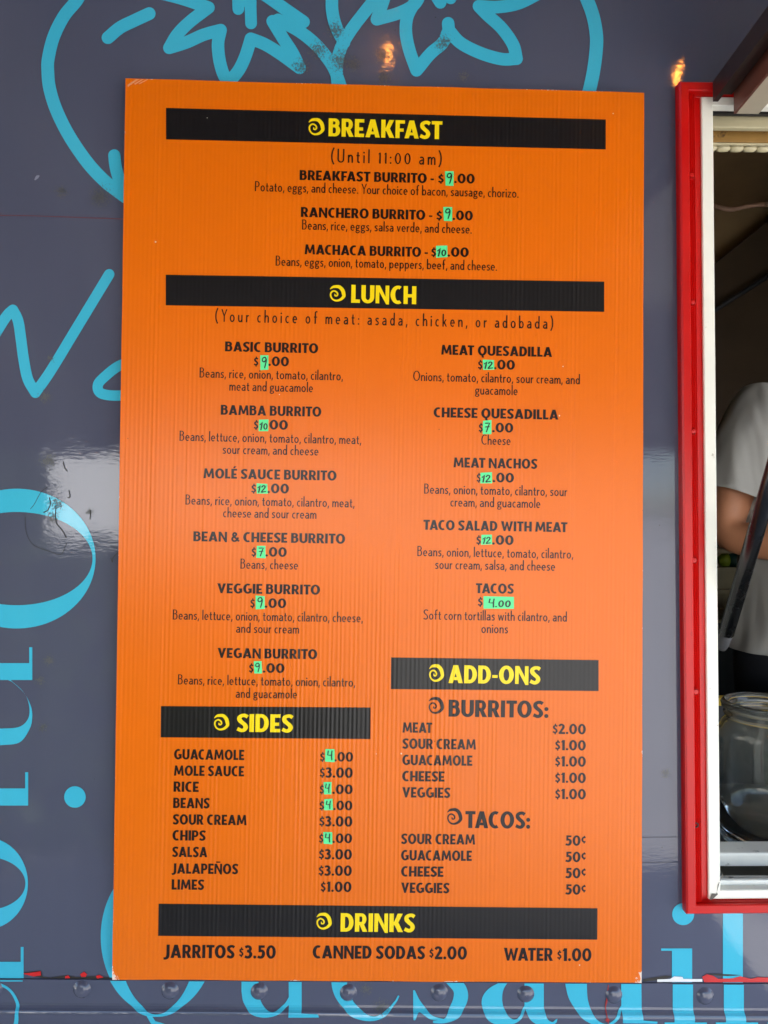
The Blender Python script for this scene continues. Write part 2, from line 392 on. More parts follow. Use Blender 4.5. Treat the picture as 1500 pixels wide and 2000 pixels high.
V_, H_ = 0.235, 0.185
def lb(pts): return [pts]
BOLD = {
 'A': (0.80, [[(0, 0), (.245, 0), (.52, 1), (.27, 1)], [(.80, 0), (.555, 0), (.28, 1), (.53, 1)], rect(.18, .17, .62, .33)]),
 'B': (0.65, [rect(0, 0, V_, 1), rect(.2, .835, .34, 1), rect(.2, .50, .36, .66), rect(.2, 0, .36, .17)] + ring(.34, .75, .26, .25, .22, .165, -90, 90) + ring(.35, .33, .30, .33, .235, .17, -90, 90)),
 'C': (0.64, ring(.41, .5, .41, .515, .255, .185, 62, 298)),
 'D': (0.70, [rect(0, 0, V_, 1), rect(.2, .81, .31, 1), rect(.2, 0, .31, .19)] + ring(.30, .5, .40, .5, .245, .19, -90, 90)),
 'E': (0.52, [rect(0, 0, V_, 1), rect(.2, .81, .52, 1), rect(.2, .36, .46, .54), rect(.2, 0, .52, .19)]),
 'F': (0.50, [rect(0, 0, V_, 1), rect(.2, .81, .52, 1), rect(.2, .36, .46, .54)]),
 'G': (0.76, ring(.41, .5, .41, .515, .255, .185, 58, 318) + [rect(.44, .36, .76, .52), rect(.53, .08, .76, .5)]),
 'H': (0.70, [rect(0, 0, V_, 1), rect(.70 - V_, 0, .70, 1), rect(.2, .37, .5, .55)]),
 'I': (V_, [rect(0, 0, V_, 1)]),
 'J': (0.46, [rect(.225, .2, .46, 1)] + stroke([(.3425, .3), (.32, .1), (.22, -.02), (.02, -.05)], [.235, .235, .2, .16])),
 'K': (0.72, [rect(0, 0, V_, 1), [(.2, .40), (.44, 1), (.72, 1), (.44, .44), (.3, .36)], [(.22, .56), (.44, .60), (.74, 0), (.47, 0), (.24, .46)]]),
 'L': (0.48, [rect(0, 0, V_, 1), rect(.2, 0, .48, .19)]),
 'M': (0.96, [[(0, 0), (.21, 0), (.28, 1), (.09, 1)], [(.96, 0), (.75, 0), (.68, 1), (.87, 1)], [(.09, 1), (.29, 1), (.58, .12), (.40, .12)], [(.87, 1), (.67, 1), (.38, .12), (.56, .12)]]),
 'N': (0.74, [rect(0, 0, .20, 1), rect(.54, 0, .74, 1), [(0, 1), (.22, 1), (.74, 0), (.74, -.05), (.58, -.05)]]),
 'O': (0.82, ring(.41, .5, .41, .515, .25, .185)),
 'P': (0.62, [rect(0, 0, V_, 1), rect(.2, .82, .34, 1), rect(.2, .34, .34, .51)] + ring(.33, .67, .29, .33, .225, .17, -90, 90)),
 'Q': (0.82, ring(.41, .5, .41, .515, .25, .185) + [[(.29, .12), (.50, .12), (.58, -.22), (.38, -.22)]]),
 'R': (0.66, [rect(0, 0, V_, 1), rect(.2, .825, .34, 1), rect(.2, .36, .36, .53), [(.22, .45), (.46, .45), (.68, 0), (.42, 0)]] + ring(.34, .68, .28, .32, .225, .165, -90, 90)),
 'S': (0.58, stroke([(.555, .83), (.43, .91), (.26, .90), (.135, .80), (.145, .66), (.27, .52), (.41, .40), (.465, .26), (.39, .12), (.24, .08), (.03, .17)], [.20, .19, .19, .22, .24, .22, .22, .24, .21, .19, .20])),
 'T': (0.60, [rect(.18, 0, .42, 1), rect(0, .81, .60, 1)]),
 'U': (0.71, [rect(0, .33, V_, 1), rect(.71 - V_, .33, .71, 1)] + ring(.355, .345, .355, .36, .235, .185, 180, 360)),
 'V': (0.76, [[(0, 1), (.26, 1), (.49, 0), (.30, 0)], [(.76, 1), (.52, 1), (.27, 0), (.46, 0)]]),
 'W': (1.12, [[(0, 1), (.25, 1), (.42, 0), (.25, 0)], [(.25, 0), (.42, 0), (.66, .95), (.50, .95)], [(1.12, 1), (.90, 1), (.70, 0), (.87, 0)], [(.87, 0), (.70, 0), (.46, .95), (.62, .95)]]),
 '0': (0.72, ring(.36, .5, .36, .515, .235, .185)),
 '1': (0.36, [rect(.11, 0, .345, 1), [(-.02, .78), (.13, 1), (.2, 1), (.2, .76)]]),
 '2': (0.60, stroke([(.06, .76), (.16, .89), (.32, .905), (.44, .79), (.43, .62), (.30, .40), (.14, .14)], [.19, .19, .19, .23, .23, .2, .2]) + [rect(.02, 0, .60, .19)]),
 '3': (0.58, stroke([(.04, .84), (.20, .91), (.36, .87), (.42, .73), (.34, .60), (.18, .55)], [.19, .19, .21, .23, .19, .17]) + stroke([(.18, .55), (.36, .50), (.46, .33), (.38, .14), (.22, .08), (.02, .14)], [.17, .19, .235, .22, .19, .19])),
 '5': (0.58, [rect(.08, .82, .54, 1), rect(.08, .48, .27, 1)] + stroke([(.12, .58), (.28, .60), (.42, .52), (.46, .34), (.38, .14), (.22, .08), (.02, .14)], [.17, .18, .22, .24, .22, .19, .19])),
 '$': (0.46, stroke([(.42, .74), (.32, .80), (.20, .79), (.11, .70), (.14, .58), (.25, .48), (.34, .39), (.37, .28), (.30, .17), (.18, .15), (.03, .22)], [.15, .15, .15, .17, .18, .17, .17, .18, .16, .15, .15]) + [rect(.175, -.04, .30, .16), rect(.19, .79, .31, 1.0)]),
 '¢': (0.40, stroke([(.38, .78), (.28, .82), (.16, .78), (.09, .60), (.16, .42), (.28, .38), (.38, .42)], [.15, .15, .16, .18, .16, .15, .15]) + [rect(.20, .22, .31, .42), rect(.22, .78, .33, .96)]),
 '.': (0.22, [disc(.11, .11, .115)]),
 ':': (0.22, [disc(.11, .11, .12), disc(.11, .52, .12)]),
 '-': (0.30, [rect(0, .32, .30, .48)]),
 '&': (0.74, stroke([(.72, .06), (.52, .28), (.24, .60), (.20, .78), (.30, .90), (.42, .86), (.46, .74), (.36, .60), (.18, .44), (.12, .26), (.22, .10), (.38, .09), (.54, .22), (.64, .46)], .18)),
}
BOLD['É'] = (0.52, BOLD['E'][1] + [[(.14, 1.06), (.30, 1.06), (.46, 1.26), (.24, 1.26)]])
BOLD['Ñ'] = (0.74, BOLD['N'][1] + [rect(.16, 1.09, .56, 1.22)])
BOLD['§'] = (0.34, [[(x * .72, .12 + y * .72) for x, y in p] for p in BOLD['$'][1]])
T_ = 0.104
def xl(*g): return sum(g, [])
bowl = lambda: ring(.19, .29, .19, .30, T_, T_)
LIGHT = {
 'a': (.36, xl(stroke([(.06, .50), (.17, .545), (.27, .50), (.305, .38), (.305, 0)], T_), stroke([(.31, .33), (.17, .315), (.06, .24), (.055, .12), (.13, .045), (.24, .08), (.31, .18)], T_))),
 'b': (.39, xl([rect(0, 0, T_, 1.02)], ring(.20, .29, .19, .30, T_, T_))),
 'c': (.31, ring(.19, .29, .19, .30, T_, T_, 55, 305)),
 'd': (.39, xl(bowl(), [rect(.39 - T_, 0, .39, 1.02)])),
 'e': (.38, xl(ring(.19, .29, .19, .30, T_, T_, 0, 312), [rect(.05, .26, .38, .34)])),
 'f': (.27, xl(stroke([(.29, .95), (.20, .955), (.125, .88), (.12, .7), (.12, 0)], T_), [rect(0, .49, .27, .575)])),
 'g': (.39, xl(ring(.18, .38, .18, .21, T_, T_), stroke([(.08, .22), (.07, .12), (.17, .06), (.31, .02), (.33, -.12), (.18, -.20), (.05, -.13), (.07, .0), (.2, .055)], T_ * .9), [rect(.24, .50, .40, .58)])),
 'h': (.36, xl([rect(0, 0, T_, 1.02)], stroke([(.05, .38), (.12, .50), (.21, .54), (.30, .46), (.315, .3), (.315, 0)], T_))),
 'i': (.10, [rect(0, 0, T_, .575), disc(.046, .77, .065)]),
 'k': (.35, [rect(0, 0, T_, 1.02), [(.05, .26), (.23, .575), (.34, .575), (.13, .24)], [(.10, .33), (.19, .36), (.37, 0), (.26, 0)]]),
 'l': (.095, [rect(0, 0, T_, 1.02)]),
 'm': (.56, xl([rect(0, 0, T_, .575)], stroke([(.05, .38), (.12, .50), (.18, .54), (.26, .46), (.275, .3), (.275, 0)], T_), stroke([(.275, .38), (.34, .50), (.41, .54), (.50, .46), (.515, .3), (.515, 0)], T_))),
 'n': (.36, xl([rect(0, 0, T_, .575)], stroke([(.05, .38), (.12, .50), (.21, .54), (.30, .46), (.315, .3), (.315, 0)], T_))),
 'o': (.40, ring(.20, .29, .20, .30, T_, T_)),
 'p': (.39, xl([rect(0, -.27, T_, .575)], ring(.20, .29, .19, .30, T_, T_))),
 'r': (.23, xl([rect(0, 0, T_, .575)], stroke([(.05, .36), (.11, .49), (.24, .54)], T_))),
 's': (.29, stroke([(.275, .50), (.18, .545), (.08, .50), (.06, .41), (.14, .32), (.22, .25), (.245, .15), (.17, .045), (.02, .075)], T_)),
 't': (.24, xl(stroke([(.11, .80), (.11, .16), (.15, .055), (.25, .05)], T_), [rect(0, .49, .24, .575)])),
 'u': (.36, xl([rect(.36 - T_, 0, .36, .575)], stroke([(.046, .575), (.046, .22), (.09, .08), (.17, .04), (.26, .1), (.31, .22)], T_))),
 'v': (.36, [[(0, .575), (.10, .575), (.22, 0), (.15, 0)], [(.36, .575), (.27, .575), (.14, 0), (.21, 0)]]),
 'w': (.56, [[(0, .575), (.10, .575), (.20, 0), (.12, 0)], [(.12, 0), (.20, 0), (.32, .56), (.24, .56)], [(.56, .575), (.47, .575), (.36, 0), (.44, 0)], [(.44, 0), (.36, 0), (.24, .56), (.32, .56)]]),
 'z': (.32, [rect(.01, .49, .31, .575), rect(0, 0, .32, .085), [(.0, .06), (.10, .06), (.31, .52), (.21, .52)]]),
 'P': (.42, xl([rect(0, 0, T_, 1), rect(.05, .915, .22, 1), rect(.05, .40, .22, .485)], ring(.20, .70, .22, .30, T_, .085, -90, 90))),
 'Y': (.50, [[(0, 1), (.105, 1), (.29, .46), (.20, .46)], [(.50, 1), (.40, 1), (.21, .46), (.29, .46)], rect(.204, 0, .296, .50)]),
 'B': (.43, xl([rect(0, 0, T_, 1), rect(.05, .915, .20, 1), rect(.05, .53, .22, .615), rect(.05, 0, .22, .085)], ring(.19, .765, .20, .235, T_, .085, -90, 90), ring(.21, .305, .22, .305, T_, .085, -90, 90))),
 'O': (.62, ring(.31, .5, .31, .51, T_, .088)),
 'C': (.50, ring(.31, .5, .31, .51, T_, .088, 55, 305)),
 'U': (.50, xl([rect(0, .25, T_, 1), rect(.50 - T_, .25, .50, 1)], ring(.25, .26, .25, .27, T_, .088, 180, 360))),
 'S': (.42, stroke([(.41, .88), (.28, .955), (.13, .92), (.06, .78), (.12, .62), (.28, .46), (.37, .30), (.34, .12), (.20, .045), (.02, .11)], T_)),
 '1': (.17, [rect(.08, 0, .08 + T_, .80), [(0, .66), (.09, .80), (.14, .80), (.14, .70)]]),
 '0': (.44, ring(.22, .40, .22, .41, T_, .088)),
 ':': (.10, [disc(.05, .06, .065), disc(.05, .46, .065)]),
 '.': (.11, [disc(.055, .055, .065)]),
 ',': (.11, [[(.02, .13), (.12, .13), (.06, -.14), (-.02, -.14)]]),
 '(': (.20, stroke([(.20, 1.08), (.08, .75), (.05, .45), (.08, .15), (.20, -.15)], T_)),
 ')': (.20, stroke([(0, 1.08), (.12, .75), (.15, .45), (.12, .15), (0, -.15)], T_)),
}
HAND = {
 '9': (.52, stroke([(.46, .82), (.34, .97), (.14, .92), (.06, .72), (.18, .56), (.36, .62), (.46, .82), (.46, .5), (.36, .0)], .12, True)),
 '7': (.50, xl(stroke([(.04, .92), (.28, .93), (.46, .96), (.36, .6), (.22, .0)], .12, True, False), stroke([(.08, .52), (.44, .56)], .11, True))),
 '4': (.52, xl(stroke([(.10, .98), (.06, .52), (.30, .50), (.44, .54)], .12, True, False), stroke([(.44, .98), (.42, .5), (.46, .0)], .12, True))),
 '1': (.26, stroke([(.02, .66), (.20, .98), (.16, .5), (.10, .0)], .12, True, False)),
 '0': (.44, ring(.22, .36, .21, .36, .12, .11)),
 '2': (.50, stroke([(.06, .76), (.20, .95), (.38, .88), (.36, .62), (.06, .04), (.28, .06), (.48, .10)], .12, True)),
 '.': (.14, [disc(.07, .06, .08)]),
}
HAND2 = dict(HAND)                                          # two marker digits squeezed on one tape: same pen, so heavier relative strokes
HAND2['1'] = (.26, stroke([(.00, .66), (.20, .98), (.16, .5), (.10, .0)], .15, True, False))
HAND2['0'] = (.48, ring(.24, .42, .24, .42, .15, .14))
HAND2['2'] = (.50, stroke([(.06, .76), (.20, .95), (.38, .88), (.36, .62), (.06, .04), (.28, .06), (.48, .10)], .15, True))
HAND2['4'] = HAND['4']
_cache = {}
def glyph(font, ch):
    key = (id(font), ch)
    if key not in _cache: _cache[key] = union(font[ch][1])
    return _cache[key]
KERN = {'AC': -.07, 'TA': -.10, 'AT': -.10, 'AS': -.02, 'LA': .0, 'AV': -.1, 'FA': -.07, 'AK': 0, 'OT': -.02, 'TO': -.05, 'IT': .0, 'WA': -.1, 'PO': 0, 'To': -.05, 'Yo': -.08}
def layout(font, text, gap, space, track=0.0):
    V, Fc, x, prev = [], [], 0.0, ''
    for ch in text:
        if ch == ' ': x += space + track; prev = ''; continue
        x += KERN.get(prev + ch, 0.0)
        vs, fs = glyph(font, ch); b = len(V)
        V += [(p[0] + x, p[1]) for p in vs]; Fc += [tuple(i + b for i in f) for f in fs]
        x += font[ch][0] + gap + track; prev = ch
    x0 = min(p[0] for p in V); x1 = max(p[0] for p in V)
    return V, Fc, x0, x1

# ------------------------------------------------------------------ menu board
ROLL = math.radians(1.0)
YB = -0.0125                                               # front face of the board
bc = [at(245, 153, YB), at(1258, 181, YB), at(1253, 1920, YB), at(219, 1913, YB)]
bctr = sum(bc, Vector()) / 4
bx = ((bc[1] - bc[0]) + (bc[2] - bc[3])).normalized()
bz = Vector((-bx.z, 0, bx.x))
board = empty('menu_board', bctr)
board.rotation_euler = (0, -math.atan2(bx.z, bx.x), 0)
tag(board, 'tall orange corrugated plastic menu board fixed to the slate truck side', 'menu board')
def bl(px, py):
    d = at(px, py, YB) - bctr; return d.dot(bx), d.dot(bz)
BQ = [bl(245, 153), bl(1258, 181), bl(1253, 1920), bl(219, 1913)]
def board_panel():
    # sheet with a slight bow, worn corners and a hair of waviness along the cut edges
    mb = MB(); NX, NZ = 24, 40; th = 0.005
    def P(u, v, y):
        a = Vector(BQ[0]).lerp(Vector(BQ[1]), u); b = Vector(BQ[3]).lerp(Vector(BQ[2]), u); q = a.lerp(b, v)
        if v in (0, 1): q.y += 0.0006 * noise.noise((u * 9, v * 5, 1.3))
        if u in (0, 1): q.x += 0.0005 * noise.noise((u * 3, v * 14, 4.1))
        return Vector((q.x, y, q.y))
    fr = [[P(i / NX, j / NZ, 0.0) for i in range(NX + 1)] for j in range(NZ + 1)]
    bk = [[P(i / NX, j / NZ, th) for i in range(NX + 1)] for j in range(NZ + 1)]
    for A in (fr, bk):
        mb.add([p for r in A for p in r], [(j * (NX + 1) + i, j * (NX + 1) + i + 1, (j + 1) * (NX + 1) + i + 1, (j + 1) * (NX + 1) + i) for j in range(NZ) for i in range(NX)])
    per = lambda A: A[0] + [r[-1] for r in A[1:]] + A[-1][-2::-1] + [r[0] for r in A[-2:0:-1]]
    a, b = per(fr), per(bk); mb.quadstrip(a + [a[0]], b + [b[0]])
    return mb.build('panel', M['orange'], board)
board_panel()
def sheet(name, V2, Fc, y, mat, parent):
    o = mesh_obj(name, [(p[0], y, p[1]) for p in V2], Fc, mat, parent)
    me = o.data
    if len(me.polygons) and me.polygons[0].normal.y > 0: me.flip_normals()
    return o
Y1, Y2, Y3 = -0.0003, -0.0006, -0.0009
def text(name, s, xl_, xr_, yb, cap, font, mat, y=Y1, gap=None, space=None, track=0.0, parent=None):
    bold = font is BOLD
    V, Fc, x0, x1 = layout(font, s, gap if gap is not None else (.075 if bold else .085), space if space is not None else (.26 if bold else .20), track)
    xm = (xl_ + xr_) / 2
    L, R = bl(xl_, yb), bl(xr_, yb); C = bl(xm, yb); T = bl(xm, yb - cap)
    h = T[1] - C[1]; k = (R[0] - L[0]) / (x1 - x0); ox = (L[0] + R[0]) / 2 - k * (x0 + x1) / 2
    return sheet(name, [(ox + k * p[0], C[1] + h * p[1]) for p in V], Fc, y, mat, parent or board)

SWIRL = union(stroke([(.03, .80), (.20, .93), (.42, .965), (.62, .93), (.80, .74), (.88, .50), (.88, .32), (.68, .12), (.42, .05), (.20, .13), (.07, .34), (.09, .56), (.26, .68), (.44, .60), (.50, .46), (.44, .36), (.34, .37), (.33, .46)],
                     [.05, .15, .19, .22, .24, .23, .20, .16, .12, .10, .10, .10, .10, .10, .10, .09, .08, .06], True))
def swirl(x0, x1, y0, y1, mat, y, parent):
    a, b = bl(x0, (y0 + y1) / 2)[0], bl(x1, (y0 + y1) / 2)[0]; t, bo = bl((x0 + x1) / 2, y0)[1], bl((x0 + x1) / 2, y1)[1]
    sheet('swirl', [(a + p[0] * (b - a), bo + p[1] * (t - bo)) for p in SWIRL[0]], SWIRL[1], y, mat, parent)

def header(q, s, xl_, xr_, yb, cap, sw):
    bar = sheet('header_bar', [bl(*p) for p in q], [(0, 3, 2, 1)], Y1, M['black'], board)
    text('lettering', s, xl_, xr_, yb, cap, BOLD, M['yellow'], Y2, parent=bar)
    swirl(*sw, M['yellow'], Y2, bar)
header([(324.5, 211), (1183, 233.5), (1183, 292), (324.5, 272.5)], 'BREAKFAST', 641.5, 863.6, 269.5, 35, (602.5, 634, 233, 264.5))
header([(324, 536.7), (1180, 550.2), (1180, 609.2), (324, 596.5)], 'LUNCH', 685.8, 812.7, 593, 35, (644, 675, 559, 589))
header([(314.7, 1379), (723.8, 1381.8), (723.5, 1443.3), (314, 1440)], 'SIDES', 462, 573, 1429.6, 35, (418, 448, 1396, 1426))
header([(764, 1284), (1169, 1289.2), (1169, 1349.6), (763.6, 1345.7)], 'ADD-ONS', 875.5, 1055.9, 1335, 35, (838, 867, 1299, 1331))
header([(310, 1764.8), (1166.8, 1773.8), (1166.4, 1835), (309, 1827.6)], 'DRINKS', 665, 811, 1819.5, 36, (618, 648, 1784, 1814.5))

def B(s, a, b, y, cap=19.3, nm='item_lettering', **k): return text(nm, s, a, b, y, cap, BOLD, M['ink'], **k)
def Lt(s, a, b, y, cap=19.6, **k): return text('description_lettering', s, a, b, y, cap, LIGHT, M['ink'], **k)
Lt('(Until 11:00 am)', 646.5, 862.7, 320, 26.7, track=.17)
Lt('(Your choice of meat: asada, chicken, or adobada)', 420.2, 1080.4, 635.5, 24.5, track=.20)
for s, a, b, y in [('BREAKFAST BURRITO -', 585.2, 847.3, 355), ('RANCHERO BURRITO -', 587.6, 844.3, 427), ('MACHACA BURRITO -', 595, 835.7, 499.5),
                   ('BASIC BURRITO', 439.5, 621.4, 688.2), ('BAMBA BURRITO', 431.2, 627.5, 812), ('MOLÉ SAUCE BURRITO', 397.5, 657.2, 936.3),
                   ('BEAN & CHEESE BURRITO', 377.6, 674, 1059.5), ('VEGGIE BURRITO', 424.2, 625, 1160), ('VEGAN BURRITO', 424.8, 619.5, 1286),
                   ('MEAT QUESADILLA', 861.7, 1078.2, 695), ('CHEESE QUESADILLA', 846.7, 1090.5, 817.3), ('MEAT NACHOS', 885.7, 1049.7, 914.3),
                   ('TACO SALAD WITH MEAT', 826.8, 1108, 1037), ('TACOS', 929.2, 1003.7, 1159)]: B(s, a, b, y)
for s, a, b, y in [('Potato, eggs, and cheese. Your choice of bacon, sausage, chorizo.', 497.8, 1012.9, 380), ('Beans, rice, eggs, salsa verde, and cheese.', 589.8, 921.5, 452.5),
                   ('Beans, eggs, onion, tomato, peppers, beef, and cheese.', 538.3, 970.9, 524),
                   ('Beans, rice, onion, tomato, cilantro,', 389.8, 670, 740.3), ('meat and guacamole', 447.8, 611.3, 764.6),
                   ('Beans, lettuce, onion, tomato, cilantro, meat,', 350.6, 705.7, 864.3), ('sour cream, and cheese', 434.9, 622, 888),
                   ('Beans, rice, onion, tomato, cilantro, meat,', 362.3, 692.5, 988.3), ('cheese and sour cream', 435.5, 618, 1011.8),
                   ('Beans, cheese', 469.6, 582, 1111.5), ('Beans, lettuce, onion, tomato, cilantro, cheese,', 337.4, 708.8, 1212.7), ('and sour cream', 461, 584.3, 1236.6),
                   ('Beans, rice, lettuce, tomato, onion, cilantro,', 347.5, 694, 1338.9), ('and guacamole', 460.4, 580, 1363.6),
                   ('Onions, tomato, cilantro, sour cream, and', 806.8, 1132.5, 747.2), ('guacamole', 927.7, 1010.8, 771.3), ('Cheese', 940, 997, 868.9),
                   ('Beans, onion, tomato, cilantro, sour', 828.3, 1108, 966.6), ('cream, and guacamole', 879.5, 1055.2, 990.7),
                   ('Beans, onion, lettuce, tomato, cilantro,', 815, 1119.6, 1088.5), ('sour cream, salsa, and cheese', 849.8, 1084, 1113),
                   ('Soft corn tortillas with cilantro, and', 826.8, 1107, 1212), ('onions', 940, 992, 1236.6)]: Lt(s, a, b, y)
# printed prices whose first digits sit under green tape: '$' at the left, '.00' at the right
for a, dm, zz, b, y in [(855.6, 866.6, 886.8, 927, 358.3), (852, 863.3, 883.8, 923.4, 430.3), (842, 851.5, 874, 915.4, 501.8),
                     (625, 634.2, 653, 689.5, 1487.3), (624.4, 632.6, 648.9, 688.8, 1550.7), (623.8, 633, 650.8, 688.2, 1582.3), (623, 631.2, 649.4, 687.6, 1646.4), (495.6, 504.5, 524, 564.3, 715.2), (495.6, 504.5, 519, 562.2, 839), (490.7, 500, 522, 564.3, 963.4), (491, 500, 518, 560, 1087.3), (488.6, 497.5, 517, 559, 1187.3),
                     (486, 495, 513, 555.4, 1314), (933.2, 942, 964, 1005.6, 721.7), (934.7, 943, 961, 1002.2, 844.6), (930.7, 939, 962, 1003.7, 942.2), (930, 939, 961, 1003, 1064)]:
    B('$', a, dm, y, 18.6, 'price_lettering'); B('.00', zz, b, y, 18.6, 'price_lettering')
B('$', 933, 942.5, 1184.5, 18.6, 'price_lettering')
for s, x, y in [('GUACAMOLE', (339.9, 477), 1483.6), ('MOLE SAUCE', (339.9, 476.6), 1515.5), ('RICE', (339, 388), 1546.4), ('BEANS', (338.3, 409.8), 1578.3), ('SOUR CREAM', (337.4, 481.5), 1610.8),
                ('CHIPS', (336.8, 402), 1641.5), ('SALSA', (336.2, 404.9), 1673.7), ('JALAPEÑOS', (335.3, 465.6), 1706.5), ('LIMES', (335.3, 399), 1737.5),
                ('MEAT', (786.4, 844), 1431), ('SOUR CREAM', (785.7, 929.4), 1463), ('GUACAMOLE', (785.7, 922.3), 1494.8), ('CHEESE', (785.4, 868), 1526), ('VEGGIES', (785.4, 879.8), 1557.8),
                ('SOUR CREAM', (783.2, 927.8), 1648.7), ('GUACAMOLE', (783.2, 921.4), 1680.7), ('CHEESE', (783.2, 866), 1712), ('VEGGIES', (783.2, 878), 1744)]: B(s, x[0], x[1], y, 20)
for i, (s, a, b, y) in enumerate([('$3.00', 624.4, 688.8, 1518.8), ('$3.00', 623.5, 688.2, 1614),
                   ('$3.00', 622.6, 687.3, 1678.3), ('$3.00', 622, 687, 1710.2), ('$1.00', 626, 686.4, 1741.8),
                   ('$2.00', 1079, 1144, 1433.7), ('$1.00', 1083.9, 1144, 1465.4), ('$1.00', 1083.9, 1144, 1497), ('$1.00', 1083.9, 1144, 1529), ('$1.00', 1083.9, 1144, 1560.7),
                   ('50¢', 1104, 1144, 1651.5), ('50¢', 1104, 1144, 1683.5), ('50¢', 1104, 1144, 1715), ('50¢', 1104, 1144, 1747)]): B(s, a, b, y, 20, 'price_lettering')
B('BURRITOS:', 876, 1071, 1400.8, 33, 'heading_lettering'); B('TACOS:', 908.6, 1035.3, 1617.6, 33, 'heading_lettering')
swirl(837, 867, 1363, 1394, M['ink'], Y1, board); swirl(873, 903, 1580, 1610.5, M['ink'], Y1, board)
B('JARRITOS §3.50', 319.3, 538.6, 1871.3, 25.8, 'drink_lettering'); B('CANNED SODAS §2.00', 610.6, 911.8, 1872.6, 25.3, 'drink_lettering'); B('WATER §1.00', 983.8, 1155, 1876.5, 25, 'drink_lettering')

# green tape corrections, each with a marker digit
TAPES = [(869.4, 886.3, 334.3, 363.4, '9'), (866, 883.6, 404.5, 432, '9'), (851, 873.8, 480, 503, '10'),
         (508, 525, 694, 723.2, '9'), (505, 524, 819.8, 842.2, '10'), (501.5, 523, 944.4, 964, '12'), (501, 518.6, 1065.5, 1090, '7'), (499.3, 517.7, 1163.7, 1189.7, '9'), (496.3, 511.6, 1291.5, 1316, '9'),
         (943, 964.5, 703.3, 722.3, '12'), (943.3, 960, 821.3, 847.4, '7'), (938.7, 961.4, 923, 943.5, '12'), (940, 961.4, 1044, 1064, '12'), (944.5, 1003.7, 1165.2, 1188.2, '4.00'),
         (635.2, 654.2, 1462.7, 1488, '4'), (632.7, 647.4, 1528, 1551.7, '4'), (633.3, 650, 1560.2, 1582.4, '4'), (631.2, 649, 1625.3, 1648.3, '4')]
random.seed(4)
for x0, x1, y0, y1, dg in TAPES:
    q = [bl(x0, y0), bl(x1, y0), bl(x1, y1), bl(x0, y1)]
    q = [(p[0] + random.uniform(-.0005, .0005), p[1] + random.uniform(-.0005, .0005)) for p in q]
    tp = MB()
    tp.add([(p[0], Y2, p[1]) for p in q] + [(p[0], Y1 + .00005, p[1]) for p in q], [(0, 3, 2, 1), (0, 1, 5, 4), (1, 2, 6, 5), (2, 3, 7, 6), (3, 0, 4, 7)])
    tape = tp.build('price_sticker', M['tape'], board)
    V, Fc, a0, a1 = layout(HAND if len(dg) == 1 else HAND2, dg, .08, .2)
    W, Hh = q[1][0] - q[0][0], q[0][1] - q[3][1]
    fw = {1: .62, 2: .84, 4: .74}[len(dg)]; fh = .70 if len(dg) == 1 else .66
    k = W * fw / (a1 - a0); ox = q[0][0] + W * (.19 if len(dg) == 1 else .09 if len(dg) == 2 else .16); oz = q[3][1] + Hh * (.17 if len(dg) == 1 else .14)
    sl_ = random.uniform(.02, .10)
    sheet('handwritten_price', [(ox + k * (p[0] - a0) + sl_ * Hh * fh * (p[1] - .5), oz + Hh * fh * p[1]) for p in V], Fc, Y3, M['marker'], tape)
# scuffed top corner and a few nicks in the rim
for nm, pts in (('scratch', [[(249, 166), (266, 155), (272, 155), (250, 170)], [(262, 164), (277, 155), (281, 155), (264, 166)], [(270, 164), (287, 155), (290, 155.5), (272, 165)]]),):
    Vv, Ff = union([[bl(*p) for p in q] for q in pts], 1e-6)
    sheet(nm, Vv, Ff, Y1, simple('bare_plastic', (236, 150, 96), 0.5), board)

# ------------------------------------------------------------------ food truck
truck = empty('food_truck', (0, 0, 0))
tag(truck, 'slate grey food truck side with turquoise lettering and a red framed serving window', 'food truck')
# window rectangle (outer rim of the red frame) in wall coordinates
W00 = at(1342.5, 1786, -.0125); W01 = at(1328.5, 158.5, -.0125)
WX1 = W00.x + 1.25
zb, zt = W00.z, W01.z
Win = [Vector((W00.x, 0, zb)), Vector((WX1, 0, zb + 0.004)), Vector((WX1, 0, zt)), Vector((W01.x, 0, zt))]     # bl, br, tr, tl
SEAM = lambda px: 1910.5 + 0.0062 * px
BEND = lambda px: 1966.5 + 0.0075 * px
zs = at(625, SEAM(625)).z; zd = at(750, BEND(750)).z
XL, XR, ZT, ZBOT = -3.0, 2.6, 3.05, 0.45
def seam_z(x): p0, p1 = at(0, SEAM(0)), at(1500, SEAM(1500)); return p0.z + (p1.z - p0.z) * (x - p0.x) / (p1.x - p0.x)
def bend_z(x): p0, p1 = at(0, BEND(0)), at(1500, BEND(1500)); return p0.z + (p1.z - p0.z) * (x - p0.x) / (p1.x - p0.x)
mb = MB()
inn = 0.004
wl, wr, wb_, wt_ = min(Win[0].x, Win[3].x) + inn + .006, WX1 - inn, zb + inn, zt - inn
xs = [XL, wl, wr, XR]
for a, b, z0, z1 in ((XL, wl, None, ZT), (wr, XR, None, ZT), (wl, wr, None, wb_), (wl, wr, wt_, ZT)):
    k = 24 if b - a > 1 else 8
    for i in range(k):
        xa, xb = a + (b - a) * i / k, a + (b - a) * (i + 1) / k
        za = seam_z(xa) - .004 if z0 is None else z0; zb2 = seam_z(xb) - .004 if z0 is None else z0
        mb.add([(xa, 0, za), (xb, 0, zb2), (xb, 0, z1), (xa, 0, z1)], [(0, 1, 2, 3)])
mb.build('side_panel', M['slate'], truck, fix=False)
